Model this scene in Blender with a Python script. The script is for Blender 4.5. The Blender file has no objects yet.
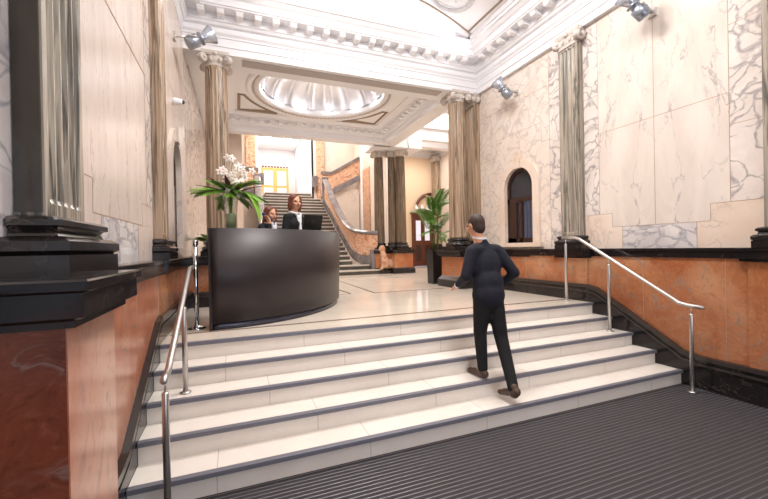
import bpy, bmesh, math, random
from mathutils import Vector, Matrix, Quaternion, noise
random.seed(7)
PI = math.pi
SC = bpy.context.scene
COL = SC.collection
WL = {}

# ------------------------------------------------------------------ helpers
def lin(c):
    return tuple(((v/255)/12.92 if v/255 <= .04045 else (((v/255)+.055)/1.055)**2.4) for v in c)

class M:
    """collects geometry in world coordinates, build() links ONE mesh object"""
    def __init__(s): s.v = []; s.f = []; s.mi = []; s.sm = []
    def add(s, vs, fs, mi=0, sm=False):
        n = len(s.v); s.v += [tuple(v) for v in vs]
        for f in fs: s.f.append([i+n for i in f]); s.mi.append(mi); s.sm.append(sm)
    def box(s, x0, x1, y0, y1, z0, z1, mi=0):
        vs = [(x0,y0,z0),(x1,y0,z0),(x1,y1,z0),(x0,y1,z0),(x0,y0,z1),(x1,y0,z1),(x1,y1,z1),(x0,y1,z1)]
        s.add(vs, [(0,3,2,1),(4,5,6,7),(0,1,5,4),(1,2,6,5),(2,3,7,6),(3,0,4,7)], mi)
    def obox(s, c, ax, ay, az, hx, hy, hz, mi=0):
        c = Vector(c); vs = []
        for z in (-1,1):
            for (x,y) in ((-1,-1),(1,-1),(1,1),(-1,1)): vs.append(c+ax*hx*x+ay*hy*y+az*hz*z)
        s.add(vs, [(0,3,2,1),(4,5,6,7),(0,1,5,4),(1,2,6,5),(2,3,7,6),(3,0,4,7)], mi)
    def rings(s, rs, closed=True, cap0=True, cap1=True, mi=0, sm=True):
        n = len(rs[0]); vs = [p for r in rs for p in r]; fs = []
        for i in range(len(rs)-1):
            for j in range(n if closed else n-1):
                k = (j+1) % n
                fs.append((i*n+j, i*n+k, (i+1)*n+k, (i+1)*n+j))
        if cap0: fs.append(tuple(range(n-1,-1,-1)))
        if cap1: fs.append(tuple((len(rs)-1)*n+j for j in range(n)))
        s.add(vs, fs, mi, sm)
    def lathe(s, prof, c=(0,0,0), seg=32, mi=0, sm=True, axis=None, cap=True):
        c = Vector(c)
        q = axis_q(axis) if axis is not None else None
        rs = []
        for r, z in prof:
            ring = []
            for j in range(seg):
                a = 2*PI*j/seg; p = Vector((r*math.cos(a), r*math.sin(a), z))
                if q: p = q @ p
                ring.append(c+p)
            rs.append(ring)
        s.rings(rs, mi=mi, sm=sm, cap0=cap, cap1=cap)
    def tube(s, pts, r, seg=10, mi=0, r1=None, flat=1.0):
        pts = [Vector(p) for p in pts]; n = len(pts); rs = []
        prev = None
        for i, p in enumerate(pts):
            t = (pts[min(i+1,n-1)]-pts[max(i-1,0)])
            if t.length < 1e-9: t = Vector((0,0,1))
            t.normalize()
            if prev is None:
                a = Vector((0,0,1)) if abs(t.z) < .9 else Vector((1,0,0))
                u = a.cross(t).normalized()
            else:
                u = (prev-t*prev.dot(t)).normalized()
            prev = u; w = t.cross(u)
            rr = (r if not isinstance(r,(list,tuple)) else r[i]) if r1 is None else r+(r1-r)*i/(n-1)
            rs.append([p+(u*math.cos(2*PI*j/seg)+w*flat*math.sin(2*PI*j/seg))*rr for j in range(seg)])
        s.rings(rs, mi=mi)
    def ell(s, c, r, q=None, seg=16, rg=10, mi=0):
        c = Vector(c); rs = []
        for i in range(rg+1):
            th = -PI/2+PI*i/rg
            ct = max(math.cos(th), .02)
            ring = []
            for j in range(seg):
                a = 2*PI*j/seg
                p = Vector((r[0]*ct*math.cos(a), r[1]*ct*math.sin(a), r[2]*math.sin(th)))
                if q: p = q @ p
                ring.append(c+p)
            rs.append(ring)
        s.rings(rs, mi=mi)
    def cap(s, a, b, ra, rb, seg=14, sq=1.0):
        """tapered capsule"""
        a = Vector(a); b = Vector(b); d = (b-a); L = d.length; q = axis_q(d)
        rs = []
        prof = []
        for i in range(5): th = -PI/2+PI/2*i/4; prof.append((max(ra*math.cos(th), .0005), ra*math.sin(th)))
        for i in range(5): th = PI/2*i/4; prof.append((max(rb*math.cos(th), .0005), L+rb*math.sin(th)))
        for r, z in prof:
            rs.append([a+q@Vector((r*math.cos(2*PI*j/seg), r*sq*math.sin(2*PI*j/seg), z)) for j in range(seg)])
        s.rings(rs)
    def sweep(s, prof, path, closed=False, mi=0, sm=False, caps=True):
        """prof: (outward, z) closed section; path: (x,y) points; outward = right-hand side of travel"""
        P = [Vector((p[0],p[1])) for p in path]; n = len(P); rs = []
        for i in range(n):
            if closed: a = P[i-1]; b = P[(i+1)%n]
            else: a = P[i-1] if i > 0 else None; b = P[i+1] if i < n-1 else None
            d1 = (P[i]-a).normalized() if a is not None else None
            d2 = (b-P[i]).normalized() if b is not None else None
            if d1 is None: d1 = d2
            if d2 is None: d2 = d1
            n1 = Vector((d1.y,-d1.x)); n2 = Vector((d2.y,-d2.x))
            m = (n1+n2); m = m/ max(m.dot(n1), .2)
            rs.append([(P[i].x+m.x*o, P[i].y+m.y*o, z) for o, z in prof])
        if closed: rs.append(rs[0])
        s.rings(rs, mi=mi, sm=sm, cap0=caps and not closed, cap1=caps and not closed)
    def build(s, name, mats, parent=None, kind=None, origin=None, bevel=0, auto=None, label=None):
        if not isinstance(mats,(list,tuple)): mats = [mats]
        if parent is not None: o0 = WL[parent.name]
        elif origin is not None: o0 = Vector(origin)
        else:
            xs = [v[0] for v in s.v]; ys = [v[1] for v in s.v]; zs = [v[2] for v in s.v]
            o0 = Vector(((min(xs)+max(xs))/2, (min(ys)+max(ys))/2, min(zs)))
        me = bpy.data.meshes.new(name)
        me.from_pydata([(v[0]-o0.x, v[1]-o0.y, v[2]-o0.z) for v in s.v], [], s.f)
        for m in mats: me.materials.append(m)
        me.polygons.foreach_set('material_index', s.mi)
        me.polygons.foreach_set('use_smooth', s.sm)
        bm = bmesh.new(); bm.from_mesh(me)
        bmesh.ops.recalc_face_normals(bm, faces=bm.faces)
        if bevel:
            ed = [e for e in bm.edges if len(e.link_faces) == 2 and e.calc_face_angle(0) > .7]
            bmesh.ops.bevel(bm, geom=ed, offset=bevel, segments=2, affect='EDGES', profile=.6)
        bm.to_mesh(me); bm.free(); me.update()
        o = bpy.data.objects.new(name, me); COL.objects.link(o)
        if parent is not None: o.parent = parent
        else: o.location = o0
        WL[o.name] = o0.copy()
        if kind: o['kind'] = kind
        if label: o['label'] = label
        return o

def axis_q(d):
    return Vector((0,0,1)).rotation_difference(Vector(d).normalized())

def thing(name, label, cat, loc=(0,0,0), group=None):
    o = bpy.data.objects.new(name, None); COL.objects.link(o); o.location = loc
    o.empty_display_size = .1
    WL[o.name] = Vector(loc); o['label'] = label; o['category'] = cat
    if group: o['group'] = group
    return o
def tag(o, label, cat, group=None):
    o['label'] = label; o['category'] = cat
    if group: o['group'] = group
    return o
def copy_tree(o, parent=None):
    c = o.copy(); COL.objects.link(c); c.parent = parent
    for ch in list(o.children): copy_tree(ch, c)
    return c

# ------------------------------------------------------------------ materials
class NT:
    def __init__(s, name):
        s.m = bpy.data.materials.new(name); s.m.use_nodes = True
        s.t = s.m.node_tree; s.t.nodes.clear()
        s.out = s.t.nodes.new('ShaderNodeOutputMaterial'); s.b = s.t.nodes.new('ShaderNodeBsdfPrincipled')
        s.t.links.new(s.b.outputs[0], s.out.inputs[0])
    def n(s, ty, **kw):
        nd = s.t.nodes.new(ty)
        for k, v in kw.items():
            if k.startswith('_'): setattr(nd, k[1:], v)
        for k, v in kw.items():
            if k.startswith('_'): continue
            key = int(k[1:]) if k[0] == 'i' and k[1:].isdigit() else k.replace('__',' ')
            inp = nd.inputs[key]
            if hasattr(v, 'links') or isinstance(v, bpy.types.NodeSocket): s.t.links.new(v, inp)
            else: inp.default_value = v
        return nd
    def math(s, op, a, b=0.0, c=0.0, clamp=False):
        nd = s.n('ShaderNodeMath', _operation=op, _use_clamp=clamp, i0=a, i1=b); 
        if op in ('SMOOTH_MIN','MULTIPLY_ADD'): nd.inputs[2].default_value = c
        return nd.outputs[0]
    def mix(s, f, a, b):
        nd = s.t.nodes.new('ShaderNodeMix'); nd.data_type = 'RGBA'
        for i, v in ((0,f),(6,a),(7,b)):
            if isinstance(v, bpy.types.NodeSocket): s.t.links.new(v, nd.inputs[i])
            else: nd.inputs[i].default_value = (*v,1) if isinstance(v, tuple) and len(v) == 3 else v
        return nd.outputs[2]
    def ramp(s, f, stops):
        nd = s.t.nodes.new('ShaderNodeValToRGB'); s.t.links.new(f, nd.inputs[0])
        e = nd.color_ramp.elements
        while len(e) < len(stops): e.new(.5)
        for i, (p, c) in enumerate(stops):
            e[i].position = p; e[i].color = (*c,1) if len(c) == 3 else c
        return nd.outputs[0]
    def mr(s, v, a, b, c=0., d=1.):
        return s.n('ShaderNodeMapRange', Value=v, i1=a, i2=b, i3=c, i4=d).outputs[0]
    def coord(s, scale=(1,1,1), rot=(0,0,0), mirror=None, dist=0, dscale=1.5):
        tc = s.n('ShaderNodeTexCoord').outputs['Object']
        if mirror is not None:
            sp = s.n('ShaderNodeSeparateXYZ', i0=tc)
            y = s.math('ABSOLUTE', s.math('SUBTRACT', sp.outputs[1], mirror))
            tc = s.n('ShaderNodeCombineXYZ', i0=sp.outputs[0], i1=y, i2=sp.outputs[2]).outputs[0]
        mp = s.n('ShaderNodeMapping', Vector=tc, Scale=scale, Rotation=rot).outputs[0]
        if dist:
            nz = s.n('ShaderNodeTexNoise', Vector=mp, Scale=dscale, Detail=4.).outputs['Color']
            sb = s.n('ShaderNodeVectorMath', _operation='SUBTRACT', i0=nz, i1=(.5,.5,.5)).outputs[0]
            sc = s.n('ShaderNodeVectorMath', _operation='SCALE', i0=sb, Scale=dist).outputs[0]
            mp = s.n('ShaderNodeVectorMath', _operation='ADD', i0=mp, i1=sc).outputs[0]
        return mp
    def set(s, **kw):
        for k, v in kw.items():
            inp = s.b.inputs[k.replace('__',' ')]
            if isinstance(v, bpy.types.NodeSocket): s.t.links.new(v, inp)
            else: inp.default_value = (*v,1) if isinstance(v, tuple) and len(v) == 3 else v
        return s.m
    def bump(s, h, st=.2, d=.01):
        return s.n('ShaderNodeBump', Height=h, Strength=st, Distance=d).outputs[0]

def plain(name, c, rough=.5, metal=0., em=None, est=0., spec=None, var=.0, coat=0.):
    t = NT(name); c = lin(c)
    if var:
        nz = t.n('ShaderNodeTexNoise', Vector=t.coord((3,3,3)), Scale=2., Detail=3.).outputs[0]
        col = t.ramp(nz, [(.3, tuple(v*(1-var) for v in c)), (.7, tuple(min(1,v*(1+var)) for v in c))])
    else: col = c
    t.set(Base__Color=col, Roughness=rough, Metallic=metal)
    if coat: t.set(Coat__Weight=coat)
    if em: t.set(Emission__Color=lin(em), Emission__Strength=est)
    return t.m

def marble(name, c1, c2, vein, vs=1.2, stretch=(1,1,1), rot=(0,0,0), vw=.03, dist=.8, amount=.8, cell=False, rough=.12, mirror=None, warm=None, spec=.5, grain=0.):
    t = NT(name)
    co = t.coord(stretch, rot, mirror, dist, 1.1)
    base = t.n('ShaderNodeTexNoise', Vector=co, Scale=vs*.9, Detail=5., Roughness=.6).outputs[0]
    col = t.ramp(base, [(.3, lin(c1)), (.7, lin(c2))])
    if warm:
        w = t.n('ShaderNodeTexNoise', Vector=t.coord((1,1,1),(0,0,0),mirror), Scale=.9, Detail=3.).outputs[0]
        col = t.mix(t.mr(w, .5, .68), col, lin(warm))
    if cell:
        v = t.n('ShaderNodeTexVoronoi', _feature='DISTANCE_TO_EDGE', Vector=co, Scale=vs*1.6).outputs['Distance']
        nz = t.n('ShaderNodeTexNoise', Vector=co, Scale=vs*2.2, Detail=4.).outputs[0]
        wv = t.mr(nz, .35, .7, .004, vw*3)
        m1 = t.math('SUBTRACT', 1., t.math('DIVIDE', v, wv, clamp=True), clamp=True)
        m1 = t.math('POWER', m1, .7)
        n2 = t.n('ShaderNodeTexNoise', Vector=co, Scale=vs*7, Detail=5.).outputs[0]
        msk = t.math('MULTIPLY', m1, t.mr(n2, .3, .6, .45, 1.))
    else:
        nz = t.n('ShaderNodeTexNoise', Vector=co, Scale=vs*1.6, Detail=6., Roughness=.55).outputs[0]
        a = t.math('ABSOLUTE', t.math('SUBTRACT', nz, .5))
        m1 = t.mr(a, 0., vw, 1., 0.)
        n2 = t.n('ShaderNodeTexNoise', Vector=co, Scale=vs*1.1, Detail=2.).outputs[0]
        msk = t.math('MULTIPLY', m1, t.mr(n2, .45, .62, 0., 1.))
    msk = t.math('MULTIPLY', msk, amount)
    col = t.mix(msk, col, lin(vein))
    if grain:
        g = t.n('ShaderNodeTexNoise', Vector=co, Scale=vs*9, Detail=8., Roughness=.7).outputs[0]
        col = t.mix(t.mr(g, .52, .72, 0., grain), col, tuple(v*.55 for v in lin(c2)))
        col = t.mix(t.mr(g, .46, .3, 0., grain), col, tuple(min(1.,v*1.25+.03) for v in lin(c1)))
    t.set(Base__Color=col, Roughness=rough)
    return t.m

def banded(name, stops, sx=7., sz=.5, rough=.24, rot=(0,0,0), dist=.9):
    t = NT(name)
    co = t.coord((sx,sx,sz), rot, None, dist, .9)
    nz = t.n('ShaderNodeTexNoise', Vector=co, Scale=1., Detail=5., Roughness=.62).outputs[0]
    col = t.ramp(nz, [(p, lin(c)) for p, c in stops])
    t.set(Base__Color=col, Roughness=rough)
    return t.m

MT = {}
MT['cream'] = marble('cream_marble', (230,219,209), (214,200,190), (150,142,146), 2.0, (1,1.8,.6), (.5,0,0), .022, 1.0, .75, mirror=3.216)
MT['cream2'] = marble('cream_marble_plain', (232,220,209), (220,205,193), (168,156,150), 1.5, (1,1.3,.8), (.3,0,0), .014, .9, .5)
MT['arab'] = marble('white_marble_grey_veins', (232,221,213), (214,202,195), (128,122,126), 2.9, (1,1,1), (.5,0,0), .07, 1.3, .8, cell=True, grain=.15)
MT['arab3'] = marble('cream_marble_light_veins', (234,221,210), (220,205,193), (160,150,148), 2.4, (1,1,1), (.4,0,0), .05, 1.4, .5, cell=True, grain=.15)
MT['arab2'] = marble('white_marble_cloudy', (228,221,216), (196,188,188), (140,138,146), 2.6, (1,1,1.5), (.2,0,0), .07, 1.2, .8, cell=True)
MT['warm'] = marble('warm_marble', (232,218,206), (222,198,178), (180,164,156), 1.6, (1,1,1), (.2,0,0), .02, .9, .6)
MT['leftm'] = marble('pale_pink_marble', (218,203,192), (203,187,177), (128,114,110), 3.6, (1,3.0,.5), (.1,0,0), .018, .5, .75, rough=.26)
MT['orange'] = marble('terracotta_marble', (178,118,80), (160,92,56), (136,122,112), 2.6, (1,1,1), (.6,0,0), .035, 1.4, .95, warm=(200,152,116), rough=.16, grain=.6)
MT['orangel'] = marble('pink_terracotta_marble', (186,122,92), (170,98,68), (128,108,98), 1.7, (1,1,.8), (.6,0,0), .03, 1.1, .8, warm=(204,158,134), rough=.2, grain=.4)
MT['red'] = marble('dark_red_marble', (124,66,48), (88,48,38), (140,122,116), 5.5, (1,1,1), (.4,.2,0), .05, 1.0, .7, warm=(152,88,60), rough=.2, grain=.7)
MT['black'] = marble('black_marble', (24,21,22), (36,31,31), (122,108,100), 2.0, (1,1,1), (.4,0,.3), .008, 1.0, .6, rough=.13)
MT['col'] = banded('striped_brown_marble', [(.3,(88,70,54)),(.42,(150,124,100)),(.5,(182,158,134)),(.545,(98,80,60)),(.62,(192,170,148)),(.7,(120,112,100)),(.8,(160,132,104))], 8, .28)
MT['colg'] = banded('striped_grey_marble', [(.3,(80,80,74)),(.42,(138,130,118)),(.5,(176,164,148)),(.545,(84,82,76)),(.62,(184,174,158)),(.7,(112,110,102)),(.8,(164,150,132))], 7, .35)
MT['cold'] = banded('striped_dark_marble', [(.3,(74,62,50)),(.45,(122,104,86)),(.52,(84,72,58)),(.64,(150,130,110)),(.75,(98,86,74))], 7, .35)
MT['capital'] = plain('pale_stone', (206,196,188), .45, var=.12)
MT['white'] = plain('white_plaster', (240,238,240), .55)
MT['white2'] = plain('white_gloss_paint', (238,237,240), .4)
MT['taupe'] = plain('taupe_moulding', (158,138,118), .5)
MT['silver'] = plain('silver_leaf', (216,214,218), .38, .6, var=.03)
MT['greyface'] = plain('grey_plaster', (150,146,148), .6)
MT['steel'] = plain('brushed_steel', (206,202,198), .36, 1.)
MT['chrome'] = plain('chrome', (210,212,216), .08, 1.)
MT['nosing'] = plain('metal_nosing', (122,121,130), .35, .15)
MT['desk'] = plain('dark_bronze_laminate', (50,42,44), .42, .3)
MT['deskp'] = plain('desk_plinth', (74,76,90), .25, .6)
MT['navy'] = plain('navy_cloth', (20,22,36), .85)
MT['blackcloth'] = plain('black_cloth', (17,17,20), .85)
MT['shirt'] = plain('white_shirt', (232,232,236), .8)
MT['skin'] = plain('skin', (214,160,130), .5)
MT['hair'] = plain('auburn_hair', (112,54,30), .5, var=.25)
MT['hairb'] = plain('brown_hair', (62,44,36), .6, var=.2)
MT['shoe'] = plain('brown_leather', (82,62,50), .4)
MT['bshoe'] = plain('black_leather', (16,15,16), .35)
MT['lips'] = plain('lips', (178,84,78), .5)
MT['eye'] = plain('eye_dark', (34,26,22), .3)
MT['plastic'] = plain('black_plastic', (20,20,22), .35)
MT['phone'] = plain('dark_blue_plastic', (34,46,78), .35)
MT['leaf'] = plain('palm_leaf', (84,130,44), .45, var=.35)
MT['leafl'] = plain('fresh_leaf', (112,160,46), .4, var=.25)
MT['leafd'] = plain('dark_red_leaf', (78,40,34), .45, var=.3)
MT['petal'] = plain('orchid_petal', (248,238,232), .6)
MT['pink'] = plain('orchid_centre', (226,170,150), .6)
MT['stem'] = plain('green_stem', (96,110,56), .5)
MT['soil'] = plain('dark_soil', (48,38,30), .9)
MT['wood'] = plain('mahogany', (92,44,24), .3, var=.25)
MT['woodd'] = plain('dark_brown_wood', (50,26,18), .35, var=.2)
MT['oak'] = plain('light_oak', (214,162,92), .4, var=.08)
MT['frost'] = plain('frosted_pane', (220,222,236), .35, em=(226,228,245), est=.35)
MT['mirror'] = marble('dark_green_marble', (72,66,56), (48,44,40), (28,26,28), 1.1, (1,1,.5), (.3,.4,0), .06, 1.2, .8, rough=.08)
MT['carv'] = None
t = NT('carved_pink_marble')
co = t.coord((1,1,1), dist=.35, dscale=6.)
vv = t.n('ShaderNodeTexVoronoi', Vector=co, Scale=9.).outputs['Distance']
nz = t.n('ShaderNodeTexNoise', Vector=co, Scale=7., Detail=4.).outputs[0]
t.set(Base__Color=t.ramp(nz, [(.35,lin((200,150,120))),(.5,lin((226,184,154))),(.68,lin((184,118,82)))]), Roughness=.35,
      Normal=t.bump(t.math('ADD', vv, nz), .8, .06)); MT['carv'] = t.m
t = NT('grey_stone'); co = t.coord((1,1,1), dist=.5)
nz = t.n('ShaderNodeTexNoise', Vector=co, Scale=3., Detail=4.).outputs[0]
MT['rail'] = t.set(Base__Color=t.ramp(nz, [(.3,lin((98,92,94))),(.7,lin((140,134,134)))]), Roughness=.2)
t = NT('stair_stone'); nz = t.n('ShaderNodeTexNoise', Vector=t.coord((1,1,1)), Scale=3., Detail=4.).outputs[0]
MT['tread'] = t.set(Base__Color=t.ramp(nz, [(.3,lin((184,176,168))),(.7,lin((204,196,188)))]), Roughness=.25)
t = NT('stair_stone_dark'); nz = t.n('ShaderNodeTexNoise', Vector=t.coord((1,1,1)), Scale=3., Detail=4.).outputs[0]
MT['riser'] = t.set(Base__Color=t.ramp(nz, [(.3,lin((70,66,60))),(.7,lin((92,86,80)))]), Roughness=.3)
# steps: cream limestone tiles with joints (slabs about a metre long)
def tiles(name, c1, c2, jx, jy, jc, off=0., rough=.16, jw=.0035):
    t = NT(name); co = t.coord()
    sp = t.n('ShaderNodeSeparateXYZ', i0=co)
    nz = t.n('ShaderNodeTexNoise', Vector=co, Scale=2.2, Detail=6., Roughness=.6).outputs[0]
    col = t.ramp(nz, [(.3,lin(c1)),(.7,lin(c2))])
    ms = []
    for ax, pd in ((0,jx),(1,jy)):
        if not pd: continue
        v = t.math('ADD', sp.outputs[ax], off if ax == 0 else 0.)
        fr = t.math('PINGPONG', v, pd/2)
        ms.append(t.math('LESS_THAN', fr, jw))
    m = ms[0] if len(ms) == 1 else t.math('MAXIMUM', ms[0], ms[1])
    col = t.mix(t.math('MULTIPLY', m, .45), col, lin(jc))
    t.set(Base__Color=col, Roughness=rough)
    return t.m
STEP = [tiles('limestone_step_%d' % k, (231,222,212), (240,232,222), 1.15, 0, (150,124,110), .37*k) for k in range(5)]
MT['floor'] = tiles('polished_cream_marble_floor', (226,212,196), (236,224,209), .9, .9, (176,158,140), .2, .1, .002)
MT['inlay'] = plain('grey_brown_inlay', (142,124,110), .14)
# ribbed entrance mat
t = NT('ribbed_mat'); co = t.coord(); sp = t.n('ShaderNodeSeparateXYZ', i0=co)
pp = t.math('PINGPONG', sp.outputs[1], .0205)
nz = t.n('ShaderNodeTexNoise', Vector=co, Scale=160., Detail=2.).outputs[0]
rib = t.math('LESS_THAN', pp, .0052)
carpet = t.ramp(nz, [(.3,lin((36,34,38))),(.7,lin((66,62,66)))])
MT['mat'] = t.set(Base__Color=t.mix(rib, carpet, lin((118,115,116))), Roughness=t.mr(rib,0,1,.9,.35), Metallic=t.math('MULTIPLY',rib,.5),
      Normal=t.bump(t.math('ADD', pp, t.math('MULTIPLY',nz,.004)), .6, .5))
# glass
t = NT('clear_glass'); MT['glass'] = t.set(Base__Color=(.92,.97,.95), Roughness=.02, Transmission__Weight=1., IOR=1.3, Alpha=.35)
t = NT('window_glass'); MT['wglass'] = t.set(Base__Color=(.42,.40,.44), Roughness=.03, Transmission__Weight=.9, IOR=1.15)
MT['lamp'] = plain('lamp_glow', (255,255,255), .5, em=(255,250,244), est=22.)
MT['lampsoft'] = plain('lamp_diffuser', (255,255,255), .5, em=(255,250,242), est=4.)
MT['curtain'] = plain('pale_blue_blind', (150,164,196), .8, em=(130,150,190), est=.25)  # slats glow faintly by themselves, light put into the blind's material

# ------------------------------------------------------------------ constants
L = .825; R_ = .165; TR = .3; Y0 = 2.866; XL = -.70; XR = 4.976
YS = Y0+4*TR           # top nosing
ZL = 1.64              # ledge top
ZLL = 1.637
XWL = -.77; XWR = 5.10
ZC = 5.08; ZF = 5.50   # entablature bottom, frieze top
YB = 6.93              # hall beam face

def rectwall(m, axis, pos, rects, flip=1):
    for (a0,a1,z0,z1,mi) in rects:
        if axis == 'x': vs = [(pos,a0,z0),(pos,a1,z0),(pos,a1,z1),(pos,a0,z1)]
        else: vs = [(a0,pos,z0),(a1,pos,z0),(a1,pos,z1),(a0,pos,z1)]
        m.add(vs, [(0,1,2,3)], mi)

def archhole(m, axis, pos, a0, a1, z0, zs, zt, A0, A1, mi, N=14):
    """wall piece from A0..A1, z0..zt, with round-headed hole a0..a1 springing at zs"""
    P = (lambda a,z: (pos,a,z)) if axis == 'x' else (lambda a,z: (a,pos,z))
    m.add([P(A0,z0),P(a0,z0),P(a0,zt),P(A0,zt)], [(0,1,2,3)], mi)
    m.add([P(a1,z0),P(A1,z0),P(A1,zt),P(a1,zt)], [(0,1,2,3)], mi)
    c = (a0+a1)/2; r = (a1-a0)/2
    for i in range(N):
        t0 = PI*i/N; t1 = PI*(i+1)/N
        m.add([P(c+r*math.cos(t0),zs+r*math.sin(t0)),P(c+r*math.cos(t1),zs+r*math.sin(t1)),P(c+r*math.cos(t1),zt),P(c+r*math.cos(t0),zt)], [(0,1,2,3)], mi)

# ------------------------------------------------------------------ floors
m = M(); m.box(-1.6,5.8,-3.4,Y0+.3,-.05,0); m.build('floor', MT['mat'], kind='structure', origin=(0,0,0))
m = M(); m.box(-1.6,5.8,YS+.07,7.6,L-.2,L); m.box(-1.6,10.5,7.6,19.15,L-.2,L)
m.build('floor', MT['floor'], kind='structure', origin=(0,0,0))
# inlaid lines in the landing floor
def strip(m, pts, w, z, mi=0, closed=False):
    prof = [(-w/2,z-.012),(w/2,z-.012),(w/2,z),(-w/2,z)]
    m.sweep(prof, pts, closed, mi)
m = M(); zi = L+.0025
strip(m, [(XL+.02,4.53),(4.9,4.53)], .055, zi)
strip(m, [(2.52,6.95),(4.1,6.95)], .05, zi); strip(m, [(2.52,6.95),(2.62,10.3)], .05, zi); strip(m, [(2.62,10.3),(4.6,10.3)], .05, zi)
strip(m, [(2.06,7.05),(1.6,6.95),(.2,6.95)], .05, zi); strip(m, [(2.06,7.05),(2.03,8.2),(2.1,10.3)], .05, zi); strip(m, [(2.1,10.3),(.2,10.3)], .05, zi)
strip(m, [(-.4,11.2),(5.2,11.2)], .05, zi)
m.build('trim_1', MT['inlay'], kind='structure', origin=(0,0,0))

# ------------------------------------------------------------------ entrance steps
steps = thing('entrance_steps', 'wide flight of five cream stone steps with grey metal nosings up to the reception', 'steps', ((XL+XR)/2, Y0, 0))
for k in range(5):
    y = Y0+k*TR; z = (k+1)*R_
    m = M(); m.box(XL+.0, XR, y+.02, (y+TR+.02 if k < 4 else y+TR-.25), 0.001, z-.001 if k == 4 else z)
    if k == 4: m = M(); m.box(XL, XR, y+.02, y+.069, .001, z-.0005)
    st = m.build('step', STEP[k], steps)
    m = M(); m.box(XL-.0, XR+.006, y-.004, y+.045, z-.034, z+.004)
    m.build('nosing', MT['nosing'], st, bevel=.006)

# ------------------------------------------------------------------ side walls
J = .006
def joints(m, axis, pos, lines, mi):
    """thin brown joint lines raised a hair above the slabs"""
    d = -.0015 if pos > 0 else .0015
    for (a0,z0,a1,z1) in lines:
        if axis == 'x':
            if z0 == z1: m.box(min(pos,pos+d),max(pos,pos+d),a0,a1,z0-J/2,z0+J/2,mi)
            else: m.box(min(pos,pos+d),max(pos,pos+d),a0-J/2,a0+J/2,z0,z1,mi)
MT['joint'] = plain('marble_joint', (170,140,118), .5)
ZT = 5.3
def wallside(pos, name, mats, left):
    m = M()
    # slots: 0 main panel, 1 veined, 2 cloudy, 3 warm, 4 joint
    r = []; jl = []
    for (a,b) in ((-.55,1.95),(2.0,4.45)):
        y0, y1 = a+.05, b       # strip | main | strip
        s0, s1 = y0+.38, y1-.42
        mid = (s0+s1)/2
        r += [(y0-.1,s0,2.15,ZT,1),(s1,y1+.1,2.15,ZT,1)]
        r += [(s0+.19,mid,1.95,3.36,0),(mid,s1-.2,1.95,3.36,0),(s0,s0+.19,2.15,3.36,0),(s1-.2,s1,2.15,3.36,0),(s0,s0+.19,1.95,2.15,3),(s1-.2,s1,1.95,2.15,3),(s0,mid,3.36,ZT,0),(mid,s1,3.36,ZT,0)]
        r += [(y0-.1,s0+.0,1.6,2.15,3),(s1,y1+.1,1.6,2.15,3),(s0,s0+.33,1.6,1.95,3),(s1-.35,s1,1.6,1.95,3),(s0+.33,s1-.35,1.6,1.95,2)]
        jl += [(s0,2.15,s0,ZT),(s1,2.15,s1,ZT),((mid,1.95,mid,ZT) if not left else (s0,3.37,s1,3.37)),(s0,3.36,s1,3.36),(s0+.19,1.95,s1-.2,1.95),(y0-.1,2.15,s0+.19,2.15),(s1-.2,2.15,y1+.1,2.15),(s0+.19,1.95,s0+.19,2.15),(s1-.2,1.95,s1-.2,2.15),
               (s0+.33,1.6,s0+.33,1.95),(s1-.35,1.6,s1-.35,1.95)]
        for zz in (3.0,4.1): jl += [(y0,zz,s0,zz),(s1,zz-.15,y1,zz-.15)]
    r += [(-3.4,-.6,1.6,ZT,0)]
    r += [(4.55,4.97,1.6,ZT,1)]
    # window bay 4.97..6.95, hole 5.36..6.12
    archhole(m,'x',pos,5.36,6.12,1.6,2.83,3.9,4.97,6.95,7)
    r += [(4.97,6.95,3.9,ZT,7)]
    m.add([(pos,5.36,1.6),(pos,6.12,1.6),(pos,6.12,1.76),(pos,5.36,1.76)],[(0,1,2,3)],7)
    jl += [(4.97,1.65,4.97,ZT),(5.16,3.9,6.4,3.9),(5.16,3.55,5.16,3.9),(6.4,3.55,6.4,3.9),(4.97,3.55,5.16,3.55),(6.4,3.55,6.95,3.55),(4.97,4.5,6.95,4.5)]
    r += [(6.95,12. if left else 7.6,1.6,ZT,1 if left else 3)]
    rectwall(m,'x',pos,r)
    joints(m,'x',pos,jl,4)
    # dado slabs below the ledge
    q = pos+.045 if left else pos-.08
    rectwall(m,'x',q,[(-3.4,.95,-.02,1.58,5),(.95,2.45,-.02,1.58,5),(2.45,4.2,-.02,1.58,6),(4.2,12. if left else 7.6,-.02,1.6,5)])
    for yj in (.2,2.45,3.35,4.2,5.5):
        joints(m,'x',q,[(yj,0,yj,1.6)],4)
    for yj in (3.95,6.5): pass
    return m.build(name, [mats[0],MT['arab'],MT['arab2'],mats[1],MT['joint'],mats[2],mats[3],MT['arab3'] if not left else MT['leftm']], kind='structure', origin=(0,0,0))
wallside(XWR,'wall_right',[MT['cream'],MT['warm'],MT['orange'],MT['orange']],False)
wallside(XWL,'wall_left',[MT['leftm'],MT['leftm'],MT['orangel'],MT['orangel']],True)

# ledge (dado cap) and skirting, swept with break-outs under each pilaster
def ledge(ZL): return [(-.20,ZL-.145),(0,ZL-.145),(0,ZL-.125),(.012,ZL-.12),(.035,ZL-.112),(.035,ZL-.04),(.05,ZL-.032),(.05,ZL-.006),(.044,ZL),(-.20,ZL)]
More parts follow.
